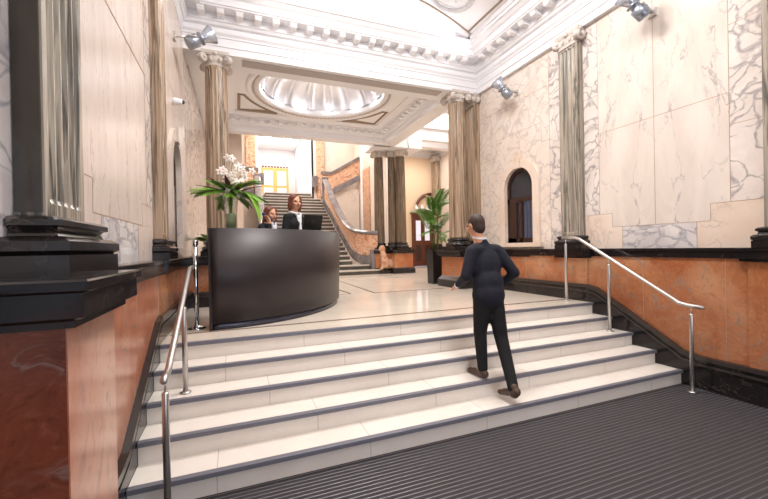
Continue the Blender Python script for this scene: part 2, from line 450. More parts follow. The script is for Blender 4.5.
# right-hand side of travel is outward. Left wall: travel +Y has right side = +X
pl = [(-.68,-3.2),(-.68,-1.30),(-.45,-1.30),(-.45,-.45),(-.68,-.45),(-.68,1.36),(-.45,1.36),(-.45,1.90),(-.68,1.90),(-.68,4.2),(-.66,4.2),(-.66,4.80),(-.68,4.80),(-.68,6.55),(-.1,6.55),(-.1,7.5),(-.68,7.5),(-.68,12.)]
m = M(); m.sweep(ledge(ZLL), pl); m.build('trim_2', MT['black'], kind='structure', origin=(0,0,0))
pr = [(4.98,7.52),(4.30,7.52),(4.30,6.62),(5.0,6.62),(5.03,4.80),(4.98,4.80),(4.98,4.12),(5.03,4.12),(5.03,2.30),(4.96,2.30),(4.96,1.40),(5.03,1.40),(5.03,-3.2)]
m = M(); m.sweep(ledge(ZL), pr); m.build('trim_3', MT['black'], kind='structure', origin=(0,0,0))

# pedestal break-outs in dado (dark red near the camera, its lit side face coloured lighter)
def pedestal(x0,x1,y0,y1,z0,z1,mi,base=True):
    m = M(); m.box(x0,x1,y0,y1,z0,z1); 
    return m
m = M(); m.box(-.76,-.48,1.38,1.84,0,ZLL-.145); m.box(-.481,-.476,1.382,1.838,0.,ZLL-.146,1); m.box(-.76,-.47,-1.24,-.41,0,ZLL-.15)
m.build('trim_4', [MT['red'],MT['orangel']], kind='structure', origin=(0,0,0))
m = M(); m.box(-.76,-.71,4.24,4.76,L-.3,ZLL-.15); m.box(5.0,5.2,4.18,4.74,L-.3,ZL-.15); m.box(4.99,5.2,1.46,2.24,0,ZL-.15)
m.build('trim_5', MT['orange'], kind='structure', origin=(0,0,0))
# column pedestals on the landing
m = M(); m.box(4.36,5.2,6.68,7.46,L,ZL-.15); m.box(-.95,-.16,6.61,7.44,L,ZL-.15)
m.build('trim_6', MT['orange'], kind='structure', origin=(0,0,0))

# raking stringers beside the steps (black marble with raised double moulding)
def stringer(xa, xb, name, sgn):
    m = M()
    top = [(-3.2,.37),(Y0-.18,.37),(Y0+.0,.40),(YS-.05,1.05),(YS+.1,1.08),(6.6,1.08)]
    low = [(-3.2,0),(Y0-.18,0),(Y0,0),(YS-.05,0),(YS+.1,.6),(6.6,.6)]
    n = len(top)
    def sect(x, dz):
        return [(x,y,z+dz) for y,z in top]
    # body
    vs = [(xa,y,z) for y,z in top]+[(xa,y,z) for y,z in low]+[(xb,y,z) for y,z in top]+[(xb,y,z) for y,z in low]
    fs = []
    for i in range(n-1):
        fs += [(i,i+1,n+i+1,n+i),(2*n+i,3*n+i,3*n+i+1,2*n+i+1),(i,2*n+i,2*n+i+1,i+1)]
    m.add(vs, fs)
    # mouldings following the top edge
    for (d0,d1,pr_) in ((-.035,0.014,.028),(-.062,-.042,.018),(-.10,-.072,.024)):
        xs = xa+sgn*pr_
        rs = [[(xa,y,z+d0),(xs,y,z+d0),(xs,y,z+d1),(xb,y,z+d1)] for y,z in top]
        m.rings(rs, closed=True, sm=False, mi=1 if pr_ > .02 else 0)
    o_ = m.build(name, [MT['black'],plain('highlit_dark_marble_edge',(54,47,44),.2)], kind='structure', origin=(0,0,0))  # lighter edge colour paints a highlight along the mouldings
    return o_
stringer(XL-.002, -.74, 'baseboard_left', 1)
stringer(XR+.002, 5.08, 'baseboard_right', -1)
# plinth blocks of the columns' pedestals
m = M(); plP = [(-.2,L),(.07,L),(.07,L+.16),(.03,L+.2),(.0,L+.24),(-.2,L+.24)]
m.sweep(plP,[(5.0,7.46),(4.36,7.46),(4.36,6.68),(5.0,6.68)]); m.sweep(plP,[(-.8,6.61),(-.16,6.61),(-.16,7.44),(-.8,7.44)])
m.build('trim_7', MT['black'], kind='structure', origin=(0,0,0))

# ------------------------------------------------------------------ columns and pilasters
def fluted(R0, z0, z1, N=20, d=.012, taper=.86, per=6):
    rs = []
    nz = 10; zs = [z0, z0+.05, z0+.09]+[z0+(z1-z0)*i/nz for i in range(1,nz)]+[z1-.09,z1-.05,z1]
    for z in zs:
        f = (z-z0)/(z1-z0); R = R0*(1-(1-taper)*f**1.6); ring = []
        fl = 0 if (z <= z0+.05 or z >= z1-.05) else 1
        for j in range(N*per):
            a = 2*PI*j/(N*per); u = (j % per)/per
            rr = R-fl*d*math.sin(PI*u)**.7 if u > 0 else R
            ring.append((rr*math.cos(a), rr*math.sin(a), z))
        rs.append(ring)
    return rs
def off(rs, c): return [[(p[0]+c[0],p[1]+c[1],p[2]+c[2]) for p in r] for r in rs]

def volute(m, c, ax, nrm, r=.08, w=.1, turns=2.0, sg=1):
    """spiral scroll; ax = horizontal direction of the face, nrm = axis of roll"""
    c = Vector(c); pts = []
    N = 26
    for i in range(N):
        t = i/(N-1); a = PI/2 - sg*0 + t*turns*2*PI; rr = r*(1-.8*t)
        pts.append(c+ax*sg*rr*math.cos(a)+Vector((0,0,1))*rr*math.sin(a))
    for o_ in (-w/2, w/2):
        m.tube([p+nrm*o_ for p in pts], [.016*(1-.5*i/(N-1)) for i in range(N)], 6)
    q = axis_q(nrm); m.lathe([(r*.8,-w/2),(r*.92,0),(r*.8,w/2)], c, 16, axis=nrm)

def capital(name, c, rad, parent, square=None):
    """Ionic capital centred on c (bottom), with four corner scrolls"""
    m = M(); x,y,z = c
    hx, hy = square if square else (rad, rad)
    if square: 
        m.box(x-hx*.94,x+hx*.94,y-hy*.94,y+hy*.94,z,z+.06)
        m.box(x-hx*1.06,x+hx*1.06,y-hy*1.06,y+hy*1.06,z+.05,z+.16)
    else:
        m.lathe([(rad*.96,0),(rad*1.08,.02),(rad*.98,.04),(rad*1.0,.06),(rad*1.28,.12),(rad*1.2,.17)], c, 28)
    m.box(x-hx*1.28,x+hx*1.28,y-hy*1.28,y+hy*1.28,z+.18,z+.235)
    m.box(x-hx*1.2,x+hx*1.2,y-hy*1.2,y+hy*1.2,z+.16,z+.185)
    return m
def cap_scrolls(m, c, hx, hy, r=.075):
    x,y,z = c
    for sx in (-1,1):
        for sy in (-1,1):
            d = Vector((sx,sy,0)).normalized(); t_ = Vector((-d.y,d.x,0))
            cc = Vector((x+sx*hx*1.14, y+sy*hy*1.14, z+.1))
            m.lathe([(r*.55,-.045),(r*.95,-.04),(r,-.02),(r*.8,0),(r,.02),(r*.95,.04),(r*.55,.045)], cc, 16, axis=t_)
            m.ell(cc+t_*.045,(.022,.022,.022)); m.ell(cc-t_*.045,(.022,.022,.022))
    # egg and flower ornament in the middle of each face
    for (dx,dy) in ((1,0),(-1,0),(0,1),(0,-1)):
        m.ell((x+dx*hx*1.2,y+dy*hy*1.2,z+.19),(.04,.04,.04))
        for s in (-1,1): m.ell((x+dx*hx*1.12+dy*s*.07,y+dy*hy*1.12+dx*s*.07,z+.1),(.028,.028,.04))

def column(label, cx, cy, zb, zt, r=.2, matk='col', group='free-standing marble columns', cat='column'):
    t_ = thing('column', label, cat, (cx,cy,zb), group)
    m = M(); b = .25
    m.box(cx-r*1.42,cx+r*1.42,cy-r*1.42,cy+r*1.42,zb,zb+.08)
    prof = [(r*1.38,.08),(r*1.42,.10),(r*1.42,.13),(r*1.34,.155),(r*1.2,.16),(r*1.14,.18),(r*1.2,.2),(r*1.24,.205),(r*1.24,.23),(r*1.16,.25),(r*1.02,.25)]
    m.lathe(prof, (cx,cy,zb), 40)
    m.build('base', MT['black'], t_)
    m = M(); m.rings(off(fluted(r, zb+b, zt-.22), (cx,cy,0))); m.build('shaft', MT[matk], t_)
    m = capital('c',(cx,cy,zt-.235), r*.86, t_); cap_scrolls(m,(cx,cy,zt-.235), r*.86, r*.86)
    m.build('capital', MT['capital'], t_)
    return t_

def pilaster(label, xw, y0, y1, xf, zb, zt, matk='colg', nf=5, group='marble wall pilasters', cat='pilaster', base=True, bs=.75):
    """against a side wall at xw, face at xf; spans y0..y1"""
    sg = 1 if xf > xw else -1
    cy = (y0+y1)/2; t_ = thing('pilaster', label, cat, (xw,cy,zb), group)
    xw2 = xw+sg*.002
    if base:
        m = M()
        pr_ = [(-.02,0),(.10,0),(.10,.09),(.085,.095),(.105,.11),(.105,.15),(.08,.17),(.055,.175),(.045,.2),(.055,.215),(.07,.22),(.07,.245),(.05,.26),(.01,.27),(-.02,.27)]
        path = [(xw2,y1),(xf,y1),(xf,y0),(xw2,y0)]
        if sg > 0: path = path[::-1]
        pth = path
        m.sweep([(a*bs,zb+b*.78) for a,b in pr_], pth)
        m.build('base', MT['black'], t_)
    # fluted shaft section
    pts = []
    W = y1-y0; e = .03; fw = (W-2*e)/nf
    sec = [(xw2,y0),(xf,y0)]
    N = 8
    for i in range(nf):
        a = y0+e+fw*i+fw*.08; w_ = fw*.84
        for j in range(N+1):
            th = PI*j/N; sec.append((xf-sg*.022*math.sin(th), a+w_*j/N))
    sec += [(xf,y1),(xw2,y1)]
    m = M(); z0 = zb+.205; z1 = zt-.22
    flat = [(xw2,y0),(xf,y0)]
    def lev(z, f):
        return [((p[0] if f else (xf if 2 <= i < len(sec)-2 else p[0])), p[1], z) for i,p in enumerate(sec)]
    m.rings([lev(z0,0),lev(z0+.05,0),lev(z0+.07,1),lev(z1-.07,1),lev(z1-.05,0),lev(z1,0)], sm=False)
    m.build('shaft', MT[matk], t_)
    xc = (xw2+xf)/2; hx = abs(xf-xw2)/2
    xc += sg*(hx*.28); m = capital('c',(xc,cy,zt-.235), 0, t_, (hx+.0,W/2)); cap_scrolls(m,(xc+sg*.02,cy,zt-.235), max(hx*.9-.03,.04), W/2*.96, .07)
    m.build('capital', MT['capital'], t_)
    return t_

pilaster('large grey striped pilaster on black base nearest the camera on the left wall', XWL, 1.635, 1.99, -.615, ZLL, ZC+.02, 'colg', 5, bs=.95)
pilaster('brown striped pilaster on the left wall just before the arched niche', XWL, 4.28, 4.66, -.69, ZLL, ZC+.02, 'col', 4)
pilaster('grey striped pilaster on the right wall beside the top of the steel handrail', XWR, 4.28, 4.64, 4.98, ZL, ZC+.02, 'colg', 4)
pilaster('grey striped pilaster cut by the right edge of the photograph', XWR, 1.62, 2.10, 4.98, ZL, ZC+.02, 'colg', 4)
pilaster('brown pilaster on the wall directly behind the right free-standing column', XWR, 6.95, 7.32, 4.96, ZL, ZC+.02, 'col', 4)
# dark polished slab set in the near side of the left pilaster
m = M(); m.box(-.695,-.622,1.624,1.634,ZLL+.22,ZC-.22)
p_ = [o for o in bpy.data.objects if o.name == 'pilaster'][0]
m.build('side_panel', MT['mirror'], p_, label='dark polished green-brown side panel')
m = M(); m.box(XWL+.002,-.70,1.56,2.02,ZLL+.005,ZC); m.build('backing_slab', MT['arab2'], p_, label='pale veined backing slab')
column('striped brown marble column behind the flower vase at the left of the reception desk', -.28, 7.12, ZL, ZC+.03, .2, 'col')
column('striped brown marble column with white scroll capital beside the potted palm', 4.60, 7.12, ZL, ZC+.03, .2, 'col')

# ------------------------------------------------------------------ entablature and ceiling of the hall
entP = [(-.6,ZC),(0,ZC),(0,ZC+.12),(.015,ZC+.12),(.015,ZC+.26),(.03,ZC+.26),(.03,ZC+.29),(.06,ZC+.33),(.06,ZC+.36),(.035,ZC+.37),(.035,ZF+.0),(.08,ZF+.02),(.1,ZF+.06),(.12,ZF+.07),
        (.12,ZF+.19),(.32,ZF+.19),(.32,ZF+.22),(.34,ZF+.22),(.34,ZF+.33),(.37,ZF+.35),(.42,ZF+.41),(.44,ZF+.41),(.44,ZF+.48),(.3,ZF+.48),(.3,ZF+.55),(-.6,ZF+.55)]
# hall: path travels so that right-hand side faces the room: left wall +Y, beam +X, right wall -Y
XEL, XER = -.80, 5.03
path = [(XEL,-3.3),(XEL,YB),(XER,YB),(XER,-3.3)]
m = M(); m.sweep(entP, path)
ent = m.build('trim_8', MT['white2'], kind='structure', origin=(0,0,0))
def modillion():
    m = M(); prof = [(.0,.0),(.2,.0),(.2,-.03),(.17,-.085),(.11,-.10),(.06,-.075),(.0,-.11)]
    # side profile extruded: local x outward, y width
    n = len(prof); w = .065
    vs = [(a,-w,b) for a,b in prof]+[(a,w,b) for a,b in prof]
    fs = [tuple(range(n)),tuple(range(2*n-1,n-1,-1))]+[(i,(i+1)%n,n+(i+1)%n,n+i) for i in range(n)]
    m.add(vs,fs); m.box(-.0,.205,-w-.012,w+.012,-.018,.0)
    return m
mo = modillion().build('modillion', MT['white'], None, origin=(0,0,0))
mod_me = mo.data; bpy.data.objects.remove(mo)
def put_mod(parent, x, y, rz, z, s=1.):
    o = bpy.data.objects.new('modillion', mod_me); COL.objects.link(o); o.parent = parent
    o.location = (x,y,z); o.rotation_euler = (0,0,rz); o.scale = (.88,.85,.8)
xs = [-.47+.2949*i for i in range(18)]
for x in xs: put_mod(ent, x, YB-.12, -PI/2, ZF+.19)
y = 6.42
while y > .4:
    put_mod(ent, XER-.12, y, PI, ZF+.19)
    if y > 3.4: put_mod(ent, XEL+.12, y, 0, ZF+.19)
    y -= .2949
# underside panel strip of the beam (taupe line) and beam body
m = M(); m.box(-.95,5.3,YB+.3,7.42,ZC+.015,ZF+.6); m.box(-.95,5.3,YB+.1,YB+.31,ZC+.02,ZF+.5)
m.build('trim_9', MT['white2'], kind='structure', origin=(0,0,0))
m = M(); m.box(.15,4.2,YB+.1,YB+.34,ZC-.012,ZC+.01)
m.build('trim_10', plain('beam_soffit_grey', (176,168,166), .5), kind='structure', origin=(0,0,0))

# barrel vault with end arch
cx, hx, zv, rise = 2.085, 2.46, 6.07, .60
Rv = (hx*hx+rise*rise)/(2*rise)
def vz(x, R=Rv, b=0.): return zv+rise-R+math.sqrt(max(R*R-(x-cx)**2,0))+b
m = M(); N = 40
rs = []
for i in range(N+1):
    x = cx-hx+2*hx*i/N; rs.append([(x,-3.3,vz(x)),(x,6.5,vz(x))])
m.rings(rs, closed=False, cap0=False, cap1=False, sm=True)
# soffit of the end arch, stepping back to the tympanum
rs = []
for i in range(N+1):
    x = cx-hx+2*hx*i/N; xo = cx+(x-cx)*.955
    rs.append([(x,6.5,vz(x)),(x,6.53,vz(x)-.03),(xo,6.62,vz(x)-.03),(xo,6.82,vz(x)-.05),(xo,6.82,vz(x)-.09),(xo,6.84,vz(x)-.09),(xo,6.84,5.9)])
m.rings(rs, closed=False, cap0=False, cap1=False, sm=False)
# shelf above cornice
for (a,b) in ((-.95,cx-hx),(cx+hx,5.2)): m.add([(a,-3.3,zv+.0),(b,-3.3,zv),(b,7.0,zv),(a,7.0,zv)],[(0,1,2,3)])
# outer roof so that no light leaks
m.add([(-1.,-3.4,7.0),(5.4,-3.4,7.0),(5.4,7.1,7.0),(-1.,7.1,7.0)],[(0,1,2,3)])
m.build('ceiling', MT['white'], kind='structure', origin=(0,0,0))
# taupe line moulding along springing and end arch, plus the pale rib outside it
m = M()
pts = [(cx-hx+2*hx*i/N, 6.44, vz(cx-hx+2*hx*i/N)-.004) for i in range(N+1)]
m.tube(pts, .02, 6)
m.tube([(cx+hx-.06,-3.,vz(cx+hx-.06)-.004),(cx+hx-.06,6.44,vz(cx+hx-.06)-.004)], .02, 6)
m.tube([(cx-hx+.06,-3.,vz(cx+hx-.06)-.004),(cx-hx+.06,6.44,vz(cx+hx-.06)-.004)], .02, 6)
m.build('trim_11', MT['taupe'], kind='structure', origin=(0,0,0))
m = M()
m.tube([(p[0]*.97+cx*.03,6.60,p[2]-.02) for p in pts], .028, 6)
strip2 = [(cx-hx+.3,6.80,6.17),(cx+hx-.3,6.80,6.17)]; m.tube(strip2, .022, 6)
m.box(cx+hx+.02,cx+hx+.06,-3.,6.5,zv-.09,zv)
m.build('trim_12', MT['white2'], kind='structure', origin=(0,0,0))
# plaster rosette on the vault
def rosette(cx_, cy_, label):
    n = Vector((-(cx_-cx)/Rv,0,-1)).normalized()*1.0
    zc = vz(cx_); c = Vector((cx_,cy_,zc)); q = axis_q(Vector(((cx_-cx)/Rv,0,1)))
    t_ = thing('ceiling_rosette', label, 'plaster rosette', (cx_,cy_,zc))
    m = M()
    def T(x,y,z): return c+q@Vector((x,y,z))
    for r in (.40,.33):
        m.tube([T(r*math.cos(a*PI/24),r*math.sin(a*PI/24),-.012) for a in range(49)], .016, 6)
    m.build('ring', MT['white2'], t_)
    m = M()
    for k in range(26):
        a = 2*PI*k/26
        p = T(.365*math.cos(a),.365*math.sin(a),-.02); m.ell(p,(.032,.02,.028),q@Quaternion((0,0,1),a),8,6)
        p = T(.44*math.cos(a+.1),.44*math.sin(a+.1),-.012); m.ell(p,(.032,.018,.02),q@Quaternion((0,0,1),a+.5),8,6)
    m.tube([T(.40*math.cos(a*PI/24),.40*math.sin(a*PI/24),-.01) for a in range(49)],.05,6)
    m.build('leaf_wreath', plain('grey_white_plaster',(205,202,204),.6), t_)
    m = M()
    for k in range(10):
        a = 2*PI*k/10; m.ell(T(.14*math.cos(a),.14*math.sin(a),-.02),(.1,.035,.03),q@Quaternion((0,0,1),a),8,6)
    m.ell(T(0,0,-.03),(.06,.06,.05)); m.build('flower', MT['white2'], t_)
rosette(3.78,5.92,'round white leaf-wreath rosette at the top of the vault above the beam')

# ------------------------------------------------------------------ second bay: coffer and dome
BX0,BX1,BY0,BY1 = .02,4.13,7.84,10.9; Z2 = 5.56; dc = (2.07,9.12); RD = 1.58
m = M(); N = 64
ring = []; sq = []
for j in range(N):
    a = 2*PI*j/N; ca, sa = math.cos(a), math.sin(a)
    ring.append((dc[0]+RD*ca, dc[1]+RD*sa, Z2))
    tx = ((BX1+.2-dc[0])/ca if ca > 0 else (BX0-.2-dc[0])/ca) if abs(ca) > 1e-6 else 1e9
    ty = ((BY1+.2-dc[1])/sa if sa > 0 else (BY0-.2-dc[1])/sa) if abs(sa) > 1e-6 else 1e9
    k = min(tx,ty); sq.append((dc[0]+k*ca, dc[1]+k*sa, Z2))
m.rings([ring,sq], cap0=False, cap1=False, sm=False)
m.add([(-.7,7.3,6.9),(4.7,7.3,6.9),(4.7,12,6.9),(-.7,12,6.9)],[(0,1,2,3)])
m.build('ceiling', MT['white'], kind='structure', origin=(0,0,0))
dome = thing('ceiling_dome', 'silver scalloped shallow dome in the ceiling over the stair foot', 'dome', (dc[0],dc[1],Z2))
m = M(); rs = []
for i in range(18):
    th = (PI/2)*i/17; rr = 1.51*math.cos(th); zz = .12+.85*math.sin(th); ringp = []
    for j in range(320):
        a = 2*PI*j/320; ph = (a*16/(2*PI)) % 1.0; lob = (1 if ph < .16 or .22 < ph < .38 else .0)
        k = 1-.03*lob-(0 if lob or ph < .4 else -.03*math.sin(PI*(ph-.38)/.62))
        ringp.append((dc[0]+max(rr,.02)*k*math.cos(a), dc[1]+max(rr,.02)*k*math.sin(a), Z2+zz))
    rs.append(ringp)
m.rings(rs, cap0=False); m.build('shell', MT['silver'], dome)
m = M(); prof = [(1.50,.13),(1.50,.0),(1.52,-.04),(1.56,-.055),(1.59,-.03),(1.63,-.02),(1.67,-.03),(1.73,-.07),(1.77,-.07),(1.81,-.03),(1.81,.02),(1.57,.13)]
rs = [[(dc[0]+r*math.cos(2*PI*j/96), dc[1]+r*math.sin(2*PI*j/96), Z2+z) for r,z in prof] for j in range(97)]
m.rings(rs, cap0=False, cap1=False); m.build('rim', MT['white2'], dome)
m = M(); m.tube([(dc[0]+1.65*math.cos(2*PI*j/64),dc[1]+1.65*math.sin(2*PI*j/64),Z2-.03) for j in range(65)],.018,6)
for j in range(90):
    a = 2*PI*j/90; m.ell((dc[0]+1.65*math.cos(a), dc[1]+1.65*math.sin(a), Z2-.04),(.045,.022,.024),Quaternion((0,0,1),a+.6),8,6)
m.build('leaf_band', plain('buff_plaster',(206,192,184),.6), dome)
m = M()
for sx in (-1,1):
    for sy in (-1,1):
        cx0 = BX1-.1 if sx > 0 else BX0+.1; cy0 = BY1-.08 if sy > 0 else BY0+.08
        ra = 1.95; pts = []
        ex = abs(cx0-dc[0]); ey = abs(cy0-dc[1])
        a0 = math.asin(min(.999,(ey-.0)/ra)) if ey < ra else PI/2
        a1 = math.acos(min(.999,ex/ra)) if ex < ra else .12
        if ey >= ra: a0 = 1.45
        hi, lo = min(a0,1.2), max(a1,.35)
        arc = [(dc[0]+sx*ra*math.cos(lo+(hi-lo)*i/14), dc[1]+sy*ra*math.sin(lo+(hi-lo)*i/14)) for i in range(15)]
        pts = [(cx0,arc[0][1])]+arc+[(arc[-1][0],cy0),(cx0,cy0)]
        strip(m, pts, .075, Z2-.001, 0, True)
        strip(m, [(p[0],p[1]) for p in pts], .03, Z2-.014, 0, True)
m.build('trim_13', MT['taupe'], kind='structure', origin=(0,0,0))
# entablature around the second bay (clockwise seen from above => right side faces inward)
e2 = [(-.35,ZC+.04),(0,ZC+.04),(0,ZC+.14),(.02,ZC+.14),(.02,ZC+.22),(.08,ZC+.25),(.08,ZC+.27),(.12,ZC+.28),(.12,ZC+.37),(.26,ZC+.37),(.26,ZC+.40),(.34,ZC+.43),(.42,ZC+.45),(.42,Z2+.01),(-.35,Z2+.01)]
FX0,FX1,FY0,FY1 = -.40,4.55,7.44,11.32
m = M(); m.sweep(e2,[(FX0,FY0),(FX0,FY1),(FX1,FY1),(FX1,FY0)],closed=True)
e2o = m.build('trim_14', MT['white2'], kind='structure', origin=(0,0,0))
# dentil course: a toothed band, pattern of the moulding itself
m = M()
x = FX0+.3
while x < FX1-.3: m.box(x,x+.13,FY1-.24,FY1-.11,ZC+.285,ZC+.368); x += .26
y = FY0+.3
while y < FY1-.3: m.box(FX1-.24,FX1-.11,y,y+.13,ZC+.285,ZC+.368); m.box(FX0+.11,FX0+.24,y,y+.13,ZC+.285,ZC+.368); y += .26
m.build('trim_15', MT['white'], kind='structure', origin=(0,0,0))
m = M(); m.box(-.768,-.70,7.4,12.,ZC+.05,6.3); m.box(-.95,10.4,11.86,12.1,Z2+.0,9.5); m.box(-.95,5.6,11.82,12.1,ZC+.3,9.5)
m.box(4.89,5.0,7.4,11.9,ZC+.045,6.9)
m.add([(-.95,7.42,5.7),(-.45,7.42,5.7),(-.45,12,5.7),(-.95,12,5.7)],[(0,1,2,3)])
m.build('trim_16', MT['white2'], kind='structure', origin=(0,0,0))
# extended far beam over the paired columns
e3 = [(-.5,ZC+.04),(0,ZC+.04),(0,ZC+.14),(.02,ZC+.14),(.02,ZC+.25),(.07,ZC+.28),(.07,ZC+.4),(.2,ZC+.42),(.22,Z2),(.22,Z2+.05),(-.5,Z2+.05)]
m = M(); m.sweep(e3,[(5.55,11.55),(5.55,12.15),(4.3,12.15)][::-1]); m.box(4.3,5.5,11.55,12.1,ZC+.04,Z2+.2)
# aisle ceiling with beams
m.add([(4.8,7.0,6.6),(9.2,7.0,6.6),(9.2,15.8,6.6),(4.8,15.8,6.6)],[(0,1,2,3)])
for yb in (9.3,11.7,14.0): m.box(5.4,9.1,yb,yb+.35,5.95,6.6)
m.sweep([(-.05,5.9),(0,5.9),(0,6.05),(.08,6.1),(.08,6.2),(.25,6.3),(.3,6.45),(.3,6.6),(-.2,6.6)],[(6.1,15.58),(8.88,15.58),(8.88,7.6)])
m.build('trim_17', MT['white2'], kind='structure', origin=(0,0,0))

# far columns on tall pedestals
m = M()
for (x0,x1,y0,y1) in ((5.02,5.72,11.75,12.4),(4.45,5.05,12.1,12.7)):
    m.box(x0,x1,y0,y1,L,ZL-.1)
m.build('trim_18', MT['orange'], kind='structure', origin=(0,0,0))
m = M()
for (x0,x1,y0,y1) in ((5.02,5.72,11.75,12.4),(4.45,5.05,12.1,12.7)):
    m.sweep([(-.1,L),(.06,L),(.06,L+.15),(.0,L+.2),(-.1,L+.2)],[(x0,y0),(x0,y1),(x1,y1),(x1,y0)][::-1] if False else [(x0,y0),(x0,y1),(x1,y1),(x1,y0)][::-1],closed=True)
    m.box(x0-.05,x1+.05,y0-.05,y1+.05,ZL-.12,ZL)
m.build('trim_19', MT['black'], kind='structure', origin=(0,0,0))
column('dark striped column, rightmost of the three at the foot of the grand staircase', 5.42, 12.05, ZL, ZC+.06, .19, 'cold')
column('dark striped column, middle one of the three at the foot of the grand staircase', 5.16, 12.22, ZL, ZC+.06, .15, 'cold')
column('dark striped column, leftmost of the three at the foot of the grand staircase', 4.74, 12.4, ZL, ZC+.06, .18, 'cold')

# ------------------------------------------------------------------ aisle walls, stair hall
m = M()
rectwall(m,'x',8.9,[(7.5,15.6,L,6.6,0)])
rectwall(m,'y',15.6,[(6.1,7.55,L,6.6,1),(8.6,8.9,L,6.6,0),(7.55,8.6,3.25,6.6,1)])
rectwall(m,'y',7.55,[(5.1,8.9,L,6.6,0)])
m.build('wall_back_right', [MT['cream2'],plain('buff_wall',(232,206,176),.6)], kind='structure', origin=(0,0,0))
m = M(); rectwall(m,'x',5.95,[(14.6,19.2,L,9.5,0)]); rectwall(m,'x',6.1,[(14.6,19.2,L,9.5,0)]); rectwall(m,'y',14.6,[(5.95,6.1,L,9.5,2)])
m.box(5.90,5.95,16.7,17.7,L+.9,5.6,4); m.box(5.93,5.96,17.75,18.1,L,9.,2)
rectwall(m,'x',.2,[(12.,19.2,L,9.5,3)]); rectwall(m,'y',12.,[(-.95,.2,L,9.5,3)])
m.box(4.05,5.9,18.33,18.38,L,4.75); m.box(.21,.85,18.33,18.38,L,4.75)
m.build('wall_stair_hall', [MT['cream2'],MT['orange'],MT['white'],MT['warm'],MT['carv']], kind='structure', origin=(0,0,0))
m = M()
rectwall(m,'y',19.2,[(-3,.95,L,9.5,0),(3.75,9,L,9.5,0),(.95,3.75,8.3,9.5,0),(.95,3.75,L,4.4,0)])
m.build('wall_back', [MT['cream2']], kind='structure', origin=(0,0,0))
m = M(); m.add([(-1,12.05,9.4),(9,12.05,9.4),(9,19.3,9.4),(-1,19.3,9.4)],[(0,1,2,3)]); 
m.box(.95,3.75,19.2,25.2,8.2,8.3); m.build('ceiling', MT['white'], kind='structure', origin=(0,0,0))
m = M(); m.box(.5,.92,19.02,19.2,4.2,8.6,0); m.box(3.9,4.28,19.02,19.2,4.2,8.6,0)
m.build('trim_20', [MT['carv']], kind='structure', origin=(0,0,0))
m = M(); m.box(.95,1.05,19.2,25.,4.4,8.3); m.box(3.2,3.75,19.2,19.5,4.4,8.3); m.box(3.65,3.75,19.2,25,4.4,8.3); m.box(.95,3.75,25.,25.1,4.4,8.3)
m.build('wall_corridor', MT['white'], kind='structure', origin=(0,0,0))
m = M(); m.box(.95,3.75,19.2,25.1,4.3,4.455); m.build('floor', MT['tread'], kind='structure', origin=(0,0,0))
for i,(x,y) in enumerate(((1.75,20.6),(2.85,20.6),(1.75,22.4),(2.85,22.4))):
    t_ = thing('ceiling_light', 'square recessed light in the upper corridor ceiling, %s' % ['front left','front right','rear left','rear right'][i], 'light', (x,y,8.2), 'corridor ceiling lights')
    m = M(); m.box(x-.3,x+.3,y-.3,y+.3,8.185,8.2); m.build('frame', MT['white2'], t_)
    m = M(); m.box(x-.22,x+.22,y-.22,y+.22,8.175,8.186); m.build('diffuser', MT['lampsoft'], t_)
# oak double door in the corridor
d = M(); X0,X1,Z0,Z1 = 1.47,3.09,4.455,6.8
d.box(X0,X1,23.9,23.98,Z0,Z1)
do = d.build('door_2', MT['oak'], kind='structure', origin=(2.28,23.9,4.455))
for (a,b) in ((1.62,2.15),(2.41,2.94)):
    for (c,e) in ((4.6,5.55),(5.72,6.6)):
        m = M(); m.box(a,b,23.885,23.9,c,e); m.build('door_pane', MT['frost'], do)
m = M()
for k in range(9): m.ell((X0+.1+k*.18,23.9,6.86),(.07,.04,.06),None,8,6)
m.build('door_crest', MT['wood'], do)

# ------------------------------------------------------------------ grand staircase
gs = thing('grand_staircase', 'wide grey stone staircase rising behind the reception desk', 'staircase', (2.45,11.9,L))
nst = 22; y0s = 11.95
for k in range(1, nst+1):
    y = y0s+(k-1)*.3; z = L+R_*k
    if k > 20: xa, xb = 1.28, 3.43
    elif k == 1: xa, xb = .75, 4.55
    elif k == 2: xa, xb = .85, 4.3
    else: xa, xb = 1.15, 3.76
    yb = 19.15 if k in (20,22) else y+.34
    m = M()
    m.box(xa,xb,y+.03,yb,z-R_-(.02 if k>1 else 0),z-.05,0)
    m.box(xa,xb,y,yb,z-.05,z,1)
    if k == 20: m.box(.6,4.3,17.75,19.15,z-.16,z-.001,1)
    m.build('step', [MT['riser'],MT['tread']], gs)
